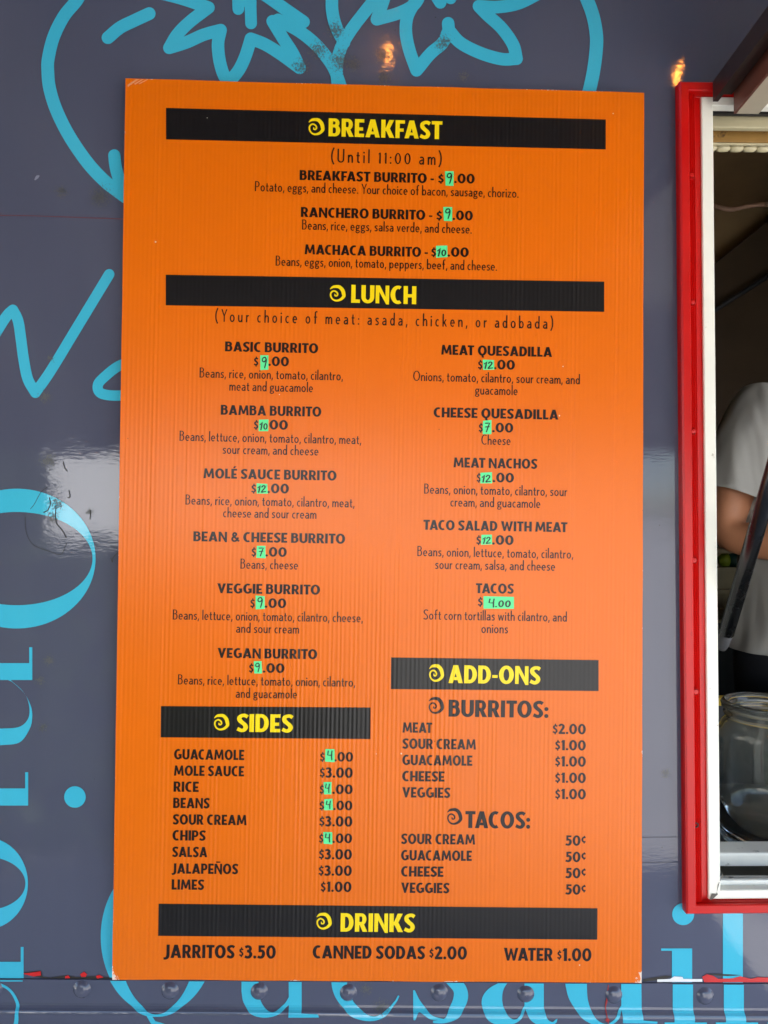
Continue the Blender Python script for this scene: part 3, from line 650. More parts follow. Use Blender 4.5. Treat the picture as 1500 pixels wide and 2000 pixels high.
# lower skirt: lapped 2 mm over the panel, a small flare at the bend, then turning under
def skirt_y(dz_seam, dz_bend):
    """outward offset of the skirt for a point dz_seam below the seam / dz_bend below the bend"""
    if dz_seam < 0: return 0.0
    if dz_bend < -0.006: return -0.0022
    if dz_bend < 0.0: t = (dz_bend + 0.006) / 0.006; return -0.0022 - 0.0040 * t * t
    if dz_bend < 0.004: t = dz_bend / 0.004; return -0.0062 - 0.0012 * math.sin(t * math.pi / 2)
    return -0.0074 + (dz_bend - 0.004) * 0.16
mb = MB(); k = 60; rows = []
offs = [('s', 0.0), ('s', 0.0015), ('b', -0.0065), ('b', -0.004), ('b', -0.002), ('b', 0), ('b', 0.001), ('b', 0.002), ('b', 0.003), ('b', 0.004), ('b', 0.05), ('b', 0.30), ('z', ZBOT)]
for kind, o in offs:
    row = []
    for i in range(k + 1):
        x = XL + (XR - XL) * i / k; s_, b_ = seam_z(x), bend_z(x)
        z = s_ - o if kind == 's' else b_ - o if kind == 'b' else o
        row.append(Vector((x, skirt_y(s_ - z + 1e-9, b_ - z), z)))
    rows.append(row)
for a, b in zip(rows, rows[1:]): mb.quadstrip(a, b)
mb.quadstrip([Vector((p.x, 0.0005, p.z + 0.0003)) for p in rows[0]], rows[0])
sk = mb.build('lower_skirt', M['slate'], truck, smooth=True, fix=False)

# painted / vinyl lettering, laid on wall and skirt
def clip_poly(poly, fn):
    out = []
    for i in range(len(poly)):
        a, b = poly[i], poly[(i + 1) % len(poly)]; fa, fb = fn(a), fn(b)
        if fa >= 0: out.append(a)
        if (fa >= 0) != (fb >= 0): t = fa / (fa - fb); out.append(a.lerp(b, t))
    return out
def wall_decal(name, polys, mat, parent=truck, lift=0.0005):
    V, Fc = union([[(p[0], -p[1]) for p in q] for q in polys], 1e-3)
    mb = MB()
    knots = [-0.0062, -0.004, -0.002, 0.0, 0.0013, 0.0026, 0.004]
    for f in Fc:
        tri = [at(V[i][0], -V[i][1]) for i in f]; tri = [Vector((p.x, 0, p.z)) for p in tri]
        zmin = min(p.z for p in tri)
        if zmin > seam_z(tri[0].x) + 0.01: pieces = [(tri, 0)]
        else:
            pieces = [(clip_poly(tri, lambda p: p.z - seam_z(p.x) - 0.0004), 0)]
            rest = clip_poly(tri, lambda p: seam_z(p.x) - 0.0006 - p.z)
            lo = None
            for kk in knots + [None]:
                if len(rest) < 3: break
                if kk is None: pieces.append((rest, 1)); break
                pieces.append((clip_poly(rest, lambda p, kk=kk: p.z - (bend_z(p.x) - kk)), 1))
                rest = clip_poly(rest, lambda p, kk=kk: (bend_z(p.x) - kk) - p.z)
        for pc, low in pieces:
            if len(pc) < 3: continue
            vs = [Vector((p.x, (skirt_y(seam_z(p.x) - p.z + (1e-6 if low else -1), bend_z(p.x) - p.z) if low else 0.0) - lift, p.z)) for p in pc]
            a = (vs[1] - vs[0]).cross(vs[2] - vs[0])
            if a.length < 1e-12 and len(vs) == 3: continue
            if a.y > 0: vs = vs[::-1]
            mb.add(vs, [tuple(range(len(vs)))])
    if mb.v: return mb.build(name, mat, parent, fix=False)
cA = lambda x, y: (x / 3.75, y / 3.75); cB = lambda x, y: (280 + x / 3.5714, y / 3.5714); cC = lambda x, y: (620 + x / 2.5, y / 2.5)
cD = lambda x, y: (x / 3.3333, 500 + y / 3.3333)
def ss(c, pts, w, smooth=True): return stroke([c(*p) for p in pts], w, True, smooth)
# round emblem outline
wall_decal('painted_emblem', ss(cA, [(600, -60), (560, 10), (470, 120), (395, 270), (355, 430), (352, 530), (365, 650), (415, 810), (510, 1000), (640, 1190), (760, 1320), (860, 1400), (960, 1470), (1040, 1510)], 25)
           + ss(cA, [(838, 1140), (850, 1230), (880, 1330), (930, 1420), (980, 1480)], 24) + ss(cA, [(792, 278), (880, 205), (980, 155), (1094, 102)], 25), M['cyan'])
wall_decal('painted_emblem', ss(cC, [(1290, -60), (1312, -10), (1345, 80), (1362, 180), (1358, 270), (1345, 360), (1325, 450), (1300, 520)], 26), M['cyan'])
# leafy flower drawings inside it
wl1 = 24.5
wall_decal('painted_flower', ss(cB, [(60, -60), (260, -10), (455, 55)], wl1) + ss(cB, [(455, 55), (330, 150), (240, 240), (182, 336)], wl1) + ss(cB, [(182, 336), (300, 298), (420, 245), (540, 212)], wl1)
           + ss(cB, [(540, 212), (522, 300), (528, 400), (552, 500), (590, 580)], wl1) + ss(cB, [(590, 580), (660, 500), (710, 400), (750, 275)], wl1)
           + ss(cB, [(750, 272), (850, 312), (960, 380), (1090, 475)], wl1) + ss(cB, [(1090, 475), (1040, 370), (975, 270), (902, 150)], wl1) + ss(cB, [(902, 150), (1000, 160), (1118, 155)], wl1)
           + ss(cB, [(780, -70), (860, -25), (960, 45), (1118, 155)], wl1) + ss(cB, [(660, -60), (663, 65)], 23) + ss(cB, [(745, -60), (752, 165)], 23)
           + [[cB(640, -30), cB(790, -30), cB(790, 40), cB(640, 60)]]
           + ss(cB, [(940, 140), (1080, 215), (1190, 300), (1270, 390), (1330, 480), (1375, 600)], wl1), M['cyan'])
wall_decal('painted_stem', ss(cB, [(1316, -40), (1318, 80), (1345, 190), (1400, 300)], wl1) + ss(cC, [(330, -60), (230, 62), (160, 155), (115, 235), (95, 320), (98, 400), (110, 450)], wl1), M['cyan'], lift=0.0008)
wall_decal('painted_flower', ss(cC, [(340, -60), (320, 10), (290, 96)], wl1) + ss(cC, [(290, 96), (400, 64), (470, 25), (505, -30)], wl1) + ss(cC, [(480, 5), (440, 80), (432, 160), (450, 250), (484, 345)], wl1)
           + ss(cC, [(484, 345), (550, 265), (612, 210), (640, 150)], wl1) + ss(cC, [(638, 115), (642, 160)], wl1) + ss(cC, [(642, 150), (700, 212), (800, 262), (900, 290), (972, 288)], wl1)
           + ss(cC, [(972, 288), (955, 220), (900, 140), (830, 75), (788, 32)], wl1) + ss(cC, [(788, 32), (880, 36), (980, 18), (1080, -30)], wl1) + ss(cC, [(560, -50), (600, 14)], 24) + ss(cC, [(648, -40), (650, -8)], 24), M['cyan'])
# script letters
wall_decal('painted_script', ss(cD, [(-60, 560), (0, 460), (50, 385), (85, 352)], 21) + ss(cD, [(85, 352), (118, 420), (135, 520), (155, 670), (182, 800), (232, 890)], 21) + ss(cD, [(232, 890), (330, 750), (500, 470), (712, 120)], 20.5), M['cyan'])
wall_decal('painted_script', ss(cD, [(900, 660), (830, 692), (760, 725), (690, 780), (640, 835), (650, 888), (720, 908), (830, 905), (920, 880)], 20), M['cyan'])
# serif word running down the panel
def ell(cx_, cy_, rx, ry, ix, iy, a0=0, a1=360): return ring(cx_, cy_, rx, ry, rx - ix, ry - iy, a0, a1, 90)
wall_decal('painted_letter', ell(33, 1091, 154, 136.5, 148, 91), M['cyan'])
wall_decal('painted_letter', [rect(-70, 1295, 60, 1328), rect(57.5, 1264, 63.5, 1328),
    curvy([(0, 1423), (36, 1420), (54, 1406), (58, 1384), (50, 1357), (27, 1334), (16, 1328), (21, 1328), (45, 1350), (60, 1377), (63.5, 1400), (58, 1424), (38, 1450), (0, 1455.5), (-70, 1455), (-70, 1423)], (0, 6), (7, 13))], M['cyan'])
wall_decal('painted_letter', [rect(-70, 1539.6, 52, 1573), rect(49.5, 1508, 55.5, 1573)], M['cyan'])
wall_decal('letter_dot', [disc(146.7, 1556.3, 21, 40)], M['cyan'])
wall_decal('painted_letter', ell(-28, 1725, 83, 90, 78, 52), M['cyan'])
wall_decal('painted_letter', [rect(-70, 1878, 44, 1914), rect(41, 1849, 46.5, 1914)] + stroke([(-60, 1905), (-10, 1916), (18, 1928), (33, 1948), (39, 1972), (34, 2000), (20, 2030)], [4, 5, 5, 6, 7, 9, 12]), M['cyan'])
# serif word along the bottom
cE = lambda x, y: (200 + x / 2.1429, 1700 + y / 2.1429); cF = lambda x, y: (850 + x / 2.3077, 1880 + y / 2.3077)
wall_decal('painted_letter', ell(309, 1829, 112, 148, 76, 143.5) + [[(290, 1974), (300, 1974), (307, 1986), (330, 1994), (352, 1999), (372, 2020), (318, 2024), (302, 2000)]], M['cyan'])
wall_decal('painted_letter', [curvy([cE(584, 380), cE(655, 380), cE(655, 520), cE(680, 565), cE(720, 578), cE(760, 555), cE(784, 520), cE(784, 555), cE(740, 585), cE(680, 597), cE(620, 580), cE(592, 545), cE(584, 500)], (2, 6), (7, 12)),
    [cE(780, 380), cE(835, 380), cE(835, 582), cE(905, 585), cE(908, 596), cE(782, 597)]], M['cyan'])
wall_decal('painted_letter', stroke([cE(1000, 390), cE(992, 470), cE(1012, 530), cE(1060, 580), cE(1130, 602), cE(1190, 580), cE(1225, 545), cE(1240, 518)], [34, 30, 26, 18, 10, 6, 4, 3]), M['cyan'])
wall_decal('painted_letter', [curvy([cE(1300, 495), cE(1307, 495), cE(1330, 540), cE(1372, 586), cE(1430, 604), cE(1430, 614), cE(1370, 604), cE(1325, 580), cE(1308, 607), cE(1300, 607)], (1, 5), (6, 9))]
    + stroke([cF(60, 60), cF(108, 110), cF(112, 160), cF(82, 212), cF(38, 244), cF(-12, 248)], [22, 26, 28, 22, 9, 5]), M['cyan'])
wall_decal('painted_letter', [curvy([cF(320, 70), cF(255, 100), cF(222, 130), cF(208, 165), cF(214, 205), cF(240, 245), cF(285, 264), cF(330, 263), cF(370, 245), cF(402, 205), cF(402, 185), cF(375, 222), cF(350, 236), cF(325, 222), cF(305, 190), cF(300, 150), cF(308, 110), cF(335, 70)], (0, 9), (10, 17)),
    curvy([cF(400, 60), cF(487, 60), cF(487, 195), cF(498, 232), cF(520, 248), cF(535, 236), cF(543, 232), cF(540, 250), cF(520, 264), cF(465, 265), cF(425, 240), cF(400, 195)], (2, 6), (7, 11))], M['cyan'])
wall_decal('painted_letter', [curvy([cF(580, 60), cF(680, 60), cF(685, 160), cF(712, 228), cF(760, 258), cF(798, 235), cF(836, 185), cF(836, 205), cF(805, 248), cF(765, 272), cF(705, 262), cF(645, 222), cF(602, 160), cF(585, 100)], (1, 6), (7, 13)),
    [cF(834, 60), cF(925, 60), cF(927, 240), cF(990, 246), cF(990, 256), cF(836, 254)]], M['cyan'])
wall_decal('painted_letter', [rect(1312, 1852, 1351.5, 1992), rect(1291, 1852, 1320, 1856.5), rect(1293, 1988, 1375, 1993)], M['cyan'])
wall_decal('letter_dot', [disc(1334, 1785, 21.5, 36)], M['cyan'])
wall_decal('painted_letter', [rect(1411.5, 1760, 1450.5, 1992), rect(1392, 1988, 1474, 1993.5)], M['cyan'])
wall_decal('painted_letter', [rect(1492, 1988, 1560, 1993.5), rect(1512, 1853, 1552, 1992)], M['cyan'])
# torn wrap along the seam, showing red and white layers below
wall_decal('torn_vinyl', [[(1371, 1907), (1380, 1902), (1392, 1905), (1402, 1911), (1430, 1910), (1445, 1906), (1466, 1911), (1480, 1908), (1520, 1909), (1620, 1908), (1620, 1917), (1500, 1917.5), (1375, 1917.5)]], M['red_vinyl'], lift=0.0008)
wall_decal('torn_vinyl', [[(1283, 1912), (1308, 1911), (1316, 1906), (1332, 1907), (1334, 1911), (1334, 1911), (1371, 1911), (1371, 1916.5), (1283, 1916.8)]], M['white_vinyl'], lift=0.0010)
wall_decal('torn_vinyl', [[(46, 1900), (60, 1899), (80, 1896), (81, 1904), (66, 1906), (50, 1902)], [(157, 1902), (165, 1897), (171, 1902), (168, 1907), (160, 1907)], [(188, 1905), (195, 1903), (203, 1908), (190, 1910)], [(128, 1906), (134, 1904), (138, 1909), (128, 1910)]], M['red_vinyl'], lift=0.0010)
wall_decal('torn_vinyl', [[(46, 1899), (80, 1895.5), (84, 1907), (100, 1909), (130, 1904), (150, 1908), (180, 1906), (222, 1909), (222, 1911), (150, 1912), (90, 1911), (60, 1905)]], M['interior_dark'], lift=0.0006)
wall_decal('torn_vinyl', [[(1256, 1912), (1300, 1905), (1312, 1906), (1300, 1912), (1256, 1917)], [(1380, 1901), (1420, 1902), (1450, 1904), (1420, 1906), (1390, 1904)]], M['interior_dark'], lift=0.0006)
wall_decal('crack', [[(1186, 1920), (1187.4, 1920), (1184.4, 1955), (1182, 1962), (1182.4, 1982), (1187.6, 1998), (1186, 1998), (1180.6, 1982), (1180, 1962)], disc(1182, 1983, 4, 10)], simple('dark_red_crack', (150, 22, 24), .5), lift=0.0009)
wall_decal('crack', [[(-40, 420), (60, 421), (150, 424), (260, 428), (260, 429.6), (150, 425.4), (60, 422.2), (-40, 421.4)]], simple('dull_red_line', (110, 52, 58), 0.4), lift=0.0004)
for yy in (1635, 1684):
    wall_decal('patch_edge', [[(1240, yy), (1340, yy - 1), (1340, yy), (1240, yy + 1.4)]], simple('patch_line', (58, 58, 74), 0.4), lift=0.0004)
# knife marks, a peeled blister and a scuff in the wrap
for pts, w_ in (([(124, 902), (126, 912), (131, 920)], 1.8), ([(60, 994), (68, 984), (80, 962), (92, 952)], 1.0), ([(97, 972), (99, 984), (94, 996), (86, 1001)], 1.9), ([(110, 988), (109, 1004), (111, 1022), (122, 1036), (130, 1050)], 1.8), ([(176, 996), (177, 1004), (176, 1014)], 1.6),
                ([(135, 958), (137, 970), (133, 972)], 1.6), ([(240, 1071), (222, 1088), (220, 1098), (217, 1090)], 1.2), ([(50, 1010), (52, 1040), (66, 1064), (100, 1078), (120, 1082), (131, 1060)], .9)):
    wall_decal('scratch', stroke(pts, w_, True), M['interior_dark'], lift=0.0007)
wall_decal('scuff', stroke([(69, 351), (73, 346), (76, 344)], [3, 6, 3], True), simple('pale_scuff', (128, 130, 146), .5), lift=0.0004)
# dome rivets
for rx_, ry_ in [(-12, 1930), (160, 1932), (332, 1934.5), (506, 1936), (680, 1938.5), (858, 1939), (1027, 1941), (1199, 1943), (1377, 1945), (1555, 1947)]:
    p = at(rx_, ry_, -0.0022); r = 0.0088
    prof = [(r * 1.25, 0.0008), (r * 1.12, -0.0003)] + [(r * math.cos(a), -0.0008 - 0.0042 * math.sin(a)) for a in [math.radians(q) for q in (8, 25, 42, 58, 72, 84)]] + [(0.0002, -0.0050)]
    MB().lathe(prof, 28, (p.x, p.y, p.z), 'Y').build('rivet', M['slate'], truck, smooth=True)

# window frame: mitred profile swept round the opening (t inwards from the outer rim, y outwards)
def frame_ring(name, prof, mat, parent):
    mb = MB(); c = Win
    dirs = [Vector((1, 0, 1)), Vector((-1, 0, 1)), Vector((-1, 0, -1)), Vector((1, 0, -1))]
    tz = lambda i, t: min(t, .0106) + min(max(t - .0106, 0), .0179) * .12 + max(t - .0285, 0) * .75      # head and sill rails are slimmer
    loops = [[c[i] + Vector((dirs[i].x * t, y, dirs[i].z * tz(i, t))) for i in range(4)] for t, y in prof]
    for a, b in zip(loops, loops[1:]):
        for i in range(4):
            j = (i + 1) % 4; mb.add([a[i], a[j], b[j], b[i]], [(0, 1, 2, 3)])
    return mb.build(name, mat, parent)
fr = frame_ring('window_frame', [(-.0005, .004), (-.0005, -.0105), (.0012, -.0125), (.0095, -.0128), (.0106, -.0115), (.0108, -.0072), (.0120, -.0080), (.0130, -.0068), (.0142, -.0080), (.0152, -.0068), (.0164, -.0080), (.0175, -.0068), (.0188, -.0080), (.0198, -.0064), (.0205, -.0020), (.0290, -.0012), (.0290, .006)], M['red'], truck)
frame_ring('white_frame', [(.0285, .012), (.0285, -.0035), (.0296, -.0045), (.0415, -.0045), (.0425, -.0035), (.0430, .004), (.0430, .006)], M['white'], truck)
for yy, xx in ((345, 1348.5), (592, 1350), (843, 1351.5), (1094, 1353), (1350, 1356)):
    p = at(xx, yy, -0.0075)
    MB().lathe([(.0050, .001), (.0050, -.0020), (.0042, -.0030)], 6, p, 'Y').lathe([(.0030, -.0024), (.0028, -.0042), (.0001, -.0046)], 14, p, 'Y').build('screw', M['red'], fr)
p = at(1359, 1611, -0.0075); MB().lathe([(.0030, .0), (.0030, -.0012), (.0019, -.0012), (.0018, .002), (.0001, .002)], 14, p, 'Y').build('screw_hole', M['interior_dark'], fr)

# sealed corners
for nm, q in (('sealant', [(1390, 1745), (1399, 1746), (1411, 1704), (1412, 1712), (1402, 1728), (1400, 1742), (1402, 1747), (1391, 1757), (1386, 1757)]),):
    V, Fc = union([[(a, -b) for a, b in q]], 1e-3)
    mb = MB(); mb.add([at(v[0], -v[1], -0.0052) for v in V] , Fc); mb.build(nm, M['sealant'], truck)

# sill and tracks receding into the window: horizontal bars, (z top from photo row, depth range)
x0w = Win[0].x + .0435; x1w = WX1 - .043
def zrow(py, y): return at(1450, py, y).z
def bar(name, py0, y0, py1, y1, mat, bev=0.0015, xa=None):
    """bar whose front face tops out at photo row py0 (depth y0) and whose foot is row py1"""
    z1, z0 = zrow(py0, y0), zrow(py1, y0)
    return MB().box(xa or x0w, x1w, y0, y1, z0, z1, bev).build(name, mat, truck)
bar('window_track', 1741, .006, 1756, .020, M['track'])
bar('window_track', 1719, .0065, 1741.5, .013, M['white_worn'], .003, Win[0].x + .034)
MB().box(x0w, x1w, .0132, .0500, 1.70 - .462, 1.70 - .4345, .001).build('window_track', M['track'], truck)
MB().box(x0w, x1w, .0440, .0462, 1.70 - .4344, 1.70 - .4315, .0005).build('track_lip', M['white_worn'], truck)
bar('window_sill', 1666, .0502, 1693, .0840, M['white_worn'], .003)
zsill = at(1504, 1646, .235).z + .003
# header: stepped white/cream/rusty members above the opening
def hbar(name, pyt, pyb, y0, y1, mat, bev=0.001, xa=None):
    return MB().box(xa or x0w, x1w, y0, y1, zrow(pyb, y0), zrow(pyt, y0), bev).build(name, mat, truck)
hbar('header_rail', 172, 197, .007, .010, M['cream'], .001)
hbar('header_rail', 185, 224, .020, .024, M['interior_dark'], .001)
hbar('header_rail', 225, 250, .032, .040, M['cream'], .002, x0w + .006)
hbar('header_rail', 240, 277, .054, .057, M['rust'], .001, x0w + .006)
hbar('header_rail', 276, 282.5, .058, .062, M['cream'], .0012, x0w + .006)
# scalloped roller blind hem just behind
mb = MB(); zc_ = zrow(289.5, .070); xa = x0w; pit = .0172
while xa < x1w - pit:
    pr = [(.0022, 0), (.0046, .0025), (.0050, pit * .5), (.0046, pit - .0025), (.0022, pit)]
    mb.lathe([(q, xa + h) for q, h in pr], 14, (0, .070, zc_), 'X'); xa += pit
mb.build('blind_hem', M['cream'], truck, smooth=True)
mb = MB(); xj0 = Win[0].x + .030       # jamb lining behind the white frame
mb.box(xj0, x0w + .0005, .035, .10, zb + .03, zt - .03)
mb.build('window_jamb', M['white'], truck)

# lift-up hatch, hinged at the head of the window
HZ = at(1400, 184, -0.012).z
hatch = MB(); xh0 = at(1394, 184, -0.012).x; tilt = math.tan(math.radians(2.2)); ye = -0.86
def hb(mbx, xa, xb, za, zb_, ya=-0.014, yb=ye):
    v = []
    for y in (ya, yb):
        dz = -(y - ya) * tilt
        v += [(xa, y, za + dz), (xb, y, za + dz), (xb, y, zb_ + dz), (xa, y, zb_ + dz)]
    return mbx.add(v, [(0, 1, 2, 3), (4, 7, 6, 5), (0, 4, 5, 1), (1, 5, 6, 2), (2, 6, 7, 3), (3, 7, 4, 0)])
hb(hatch, xh0, x1w + .05, HZ + .004, HZ + .010); 
hobj = hatch.build('hatch', M['hatch_white'], truck)
t_ = MB(); hb(t_, xh0 - .002, xh0 + .004, HZ - .010, HZ + .0125); hb(t_, xh0 + .004, xh0 + .020, HZ - .0015, HZ + .0035); hb(t_, xh0 - .001, xh0 + .012, HZ + .0125, HZ + .015)
t_.build('edge_trim', M['hatch_dark'], hobj)
xb0 = at(1433, 190, -0.014).x; zbm1, zbm0 = at(1433, 156, -0.014).z, at(1433, 222, -0.014).z
b_ = MB(); hb(b_, xb0, xb0 + .003, zbm0, HZ + .003); b_.build('beam', M['hatch_brown'], hobj)
b_ = MB(); hb(b_, xb0 + .003, xb0 + .026, zbm0, zbm0 + .003); hb(b_, xb0 + .026, xb0 + .029, zbm0, HZ + .003); b_.build('beam_flange', M['hatch_white'], hobj)
b_ = MB(); hb(b_, xb0 + .03, x1w, HZ - .004, HZ + .003, -0.03, -0.055); hb(b_, xb0 + .03, x1w, HZ - .012, HZ + .003, -0.10, -0.125); b_.build('cross_rib', M['hatch_white'], hobj)
# gas strut holding the hatch
p0 = at(1414, 1252, .030); p1 = at(1985, -700, -0.40)
du = (p1 - p0).normalized()
st = MB(); st.tube([p0 + du * .012, p0 + du * .40], .0088, 24).tube([p0 + du * .40, p1], .0045, 14)
gs = st.build('gas_strut', M['gasblack'], truck, smooth=True)
MB().tube([p0 - du * .012, p0 - du * .004, p0 + du * .012, p0 + du * .014], [.005, .0072, .0078, .0072], 20).build('strut_end', M['grey_plastic'], gs, smooth=True)

# inside of the truck
FLOOR = 0.58
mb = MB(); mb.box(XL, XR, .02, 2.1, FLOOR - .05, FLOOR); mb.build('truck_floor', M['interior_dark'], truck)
mb = MB(); mb.box(XL, XR, .135, 2.09, ZT - .03, ZT - .005); mb.build('ceiling_panel', M['interior'], truck)
mb = MB(); mb.box(XL, XR, 2.1, 2.14, ZBOT, ZT); mb.build('back_wall', M['interior'], truck)
for xx in (XL - .03, XR): mb = MB(); mb.box(xx, xx + .03, .005, 2.1, ZBOT, ZT); mb.build('end_wall', M['slate'], truck)
mb = MB(); mb.box(XL - .03, XR + .03, .0, 2.14, ZT + .002, ZT + .06, .01); mb.build('roof', M['slate'], truck)
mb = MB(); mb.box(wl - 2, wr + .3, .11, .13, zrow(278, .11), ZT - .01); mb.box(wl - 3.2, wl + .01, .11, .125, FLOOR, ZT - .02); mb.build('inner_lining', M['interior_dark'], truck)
# worktop just inside the window and a back counter
mb = MB(); mb.box(x0w - .25, x1w + .2, .086, .48, zsill - .035, zsill - .003, .004); mb.build('worktop', M['counter'], truck)
mb = MB(); mb.box(x0w - .25, x1w + .2, .46, .475, FLOOR, zsill - .036); mb.build('worktop_front', M['interior_dark'], truck)
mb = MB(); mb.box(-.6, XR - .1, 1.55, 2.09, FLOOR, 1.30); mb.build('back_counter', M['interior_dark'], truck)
# sloping pipe on the back wall
hq = [at(x, y, 1.97) for x, y in ((1320, 575), (1680, 290), (1680, 1080), (1320, 1080))]  # dark panel: hood below the pipe, wall shade painted in above it
mb = MB(); mb.add(hq + [p + Vector((0, .1, 0)) for p in hq], [(0, 1, 2, 3), (7, 6, 5, 4), (0, 4, 5, 1), (1, 5, 6, 2), (2, 6, 7, 3), (3, 7, 4, 0)]); mb.build('hood_shade_panel', simple('hood_shade_brown', (96, 78, 58), 0.5, var=0.35, scale=6), truck)
mb = MB(); mb.tube([at(1330, 648, 1.9), at(1600, 476, 1.9)], .009, 12); mb.build('pipe', M['grey_plastic'], truck, smooth=True)

# ------------------------------------------------------------------ things seen through the window
# glass jar
jy = .235; jc = at(1504, 1662, jy); jz = zsill - .003; sc = (jy + D) / F
R0 = (1504 - 1407) * sc; Rr = (1504 - 1418) * sc
ztop = at(1504, 1371, jy).z; Hj = ztop - jz
outp = [(.002, .006), (R0 * .80, .003), (R0 * .93, .006), (R0 * .985, .022), (R0, .06), (R0, Hj * .70), (R0 * .985, Hj * .755), (R0 * .93, Hj * .80), (Rr * .98, Hj * .845), (Rr * .90, Hj * .868), (Rr * .88, Hj * .885), (Rr * .95, Hj * .895), (Rr * .955, Hj * .91), (Rr * .90, Hj * .92), (Rr * .91, Hj * .935), (Rr * 1.0, Hj * .95), (Rr * 1.01, Hj * .975), (Rr * .97, Hj * .995), (Rr * .93, Hj)]
inp = [(Rr * .86, Hj * .99), (Rr * .82, Hj * .95), (Rr * .80, Hj * .88), (Rr * .88, Hj * .838), (R0 * .90, Hj * .78), (R0 * .945, Hj * .72), (R0 * .95, .07), (R0 * .92, .028), (R0 * .6, .016), (.002, .014)]
MBj = MB().lathe(outp + inp, 72)
jar = MBj.build('glass_jar', M['glass'], None, smooth=True); jar.location = (jc.x, jc.y, jz + .0005)
tag(jar, 'empty clear glass jar with a wide rolled rim on the window worktop', 'jar')
# yellow chopping board lying behind the jar
yb0 = at(1385, 1378, .46); cb = MB().box(yb0.x - .06, yb0.x + .30, .455, .478, yb0.z - .0, at(1385, 1362, .46).z, .004)
o = cb.build('chopping_board', M['yel_board']); tag(o, 'yellow plastic chopping board edge behind the glass jar', 'chopping board')
MB().box(yb0.x - .06, yb0.x + .30, .46, .474, zsill - .0025, yb0.z - .001, .0).build('board_rack', M['interior_dark'], truck)

# shelf on the back wall with small things
shf = empty('wall_shelf', (0, 0, 0)); tag(shf, 'low beige two tier shelf against the back wall, behind the person', 'shelf')
sy0, sy1 = 1.50, 1.80
s1 = zrow(1152, sy0); s2 = zrow(1210, sy0); s0 = zrow(1072, sy0); sxa, sxb = at(1360, 1150, sy0).x, at(1620, 1150, sy0).x
for z in (s0, s1, s2): MB().box(sxa, sxb, sy0, sy1, z - .012, z, .002).build('shelf_board', M['shelf'], shf)
MB().box(sxa, sxb, sy1 - .008, sy1, s2 + .001, s0 - .013).build('shelf_back', M['shelf'], shf)
for xx in (sxa - .012, sxb): MB().box(xx, xx + .0115, sy0, sy1, 1.302, s0).build('shelf_side', M['shelf'], shf)
pb = at(1409, 1094, sy0 + .03)
bt = empty('squeeze_bottle', pb); tag(bt, 'small green bottle with a yellow green cap lying on the upper shelf', 'bottle')
rb = .022
MB().lathe([(.0005, -.012), (.012, -.010), (rb, .004), (rb, .02), (.0005, .022)], 20, (0, 0, 0), 'X').build('cap', M['lime'], bt, smooth=True)
MB().lathe([(.0005, .022), (rb * .9, .024), (rb * 1.02, .034), (rb * 1.02, .12), (.0005, .124)], 20, (0, 0, 0), 'X').build('bottle_body', M['teal'], bt, smooth=True)
bt.location.z = s1 + rb * 1.03 + .0005 if False else pb.z
MB().box(pb.x - .03, pb.x + .14, pb.y - .02, pb.y + .05, s1 + .0005, pb.z - rb * 1.03, .002).build('shelf_riser', M['shelf'], shf)
for (px, r, lab) in ((1440, .030, 'dented dark tin on the lower shelf, left of its pair'), (1478, .032, 'dark tin on the lower shelf, right of its pair')):
    c_ = at(px, 1200, sy0 + .05)
    t = MB().lathe([(.0005, .0), (r, .001), (r, .003), (r * .96, .006), (r * .96, .044), (r, .047), (r, .050), (r * .93, .050), (r * .9, .046), (.0005, .047)], 28).build('tin_can', M['steel'], None, smooth=True)
    t.location = (c_.x, c_.y, s2 + .0005); tag(t, lab, 'tin', 'tins on the lower shelf')
# coiled cord strung across the inside
cp = [at(x, y, 1.2) for x, y in ((1340, 386), (1400, 404), (1430, 409), (1460, 403), (1500, 399), (1560, 398), (1640, 402))]
cp = spline(cp, 40); cv = []
for i, p in enumerate(cp):
    for q in range(3):
        a = (i * 3 + q) * 2 * math.pi / 9.0; cv.append(p + Vector((0, math.cos(a) * .0048, math.sin(a) * .0048)))
o = MB().tube(cv, .0021, 6).build('coiled_cord', M['cord'], None, smooth=True); tag(o, 'brown coiled cord strung across the dark truck interior', 'cord')

# ------------------------------------------------------------------ person at the window
def skin_body(name, nodes, edges, mat, parent, sub=2):
    me = bpy.data.meshes.new(name); me.from_pydata([nodes[k][0] for k in nodes], [], [])
    idx = {k: i for i, k in enumerate(nodes)}
    me = bpy.data.meshes.new(name); me.from_pydata([nodes[k][0] for k in nodes], [(idx[a], idx[b]) for a, b in edges], [])
    o = bpy.data.objects.new(name, me); COL.objects.link(o); o.parent = parent
    md = o.modifiers.new('skin', 'SKIN'); md.use_smooth_shade = True
    for k, i in idx.items():
        r = nodes[k][1]; me.skin_vertices[0].data[i].radius = r if isinstance(r, tuple) else (r, r)
        me.skin_vertices[0].data[i].use_root = (k == 'pelvis')
    sb = o.modifiers.new('sub', 'SUBSURF'); sb.levels = sub; sb.render_levels = sub
    me.materials.append(mat)
    return o
PC = at(1453, 1150, .74)                                    # left edge of the shirt as the photo shows it
per = empty('person', (PC.x + .185, .74, FLOOR)); tag(per, 'person in a light grey t-shirt standing inside the serving window, head out of view', 'person')
sh = at(1466, 770, .74).z - FLOOR                            # shoulder height
k_ = sh / 1.42
def Z(v): return v * k_
nodes = {'pelvis': ((0, 0, Z(.95)), (.155, .11)), 'belly': ((0, -.005, Z(1.08)), (.14, .105)), 'chest': ((0, 0, Z(1.27)), (.15, .11)), 'upper': ((0, .005, Z(1.38)), (.12, .085)), 'neck': ((0, .01, Z(1.475)), .055), 'jaw': ((0, -.01, Z(1.555)), .058)}
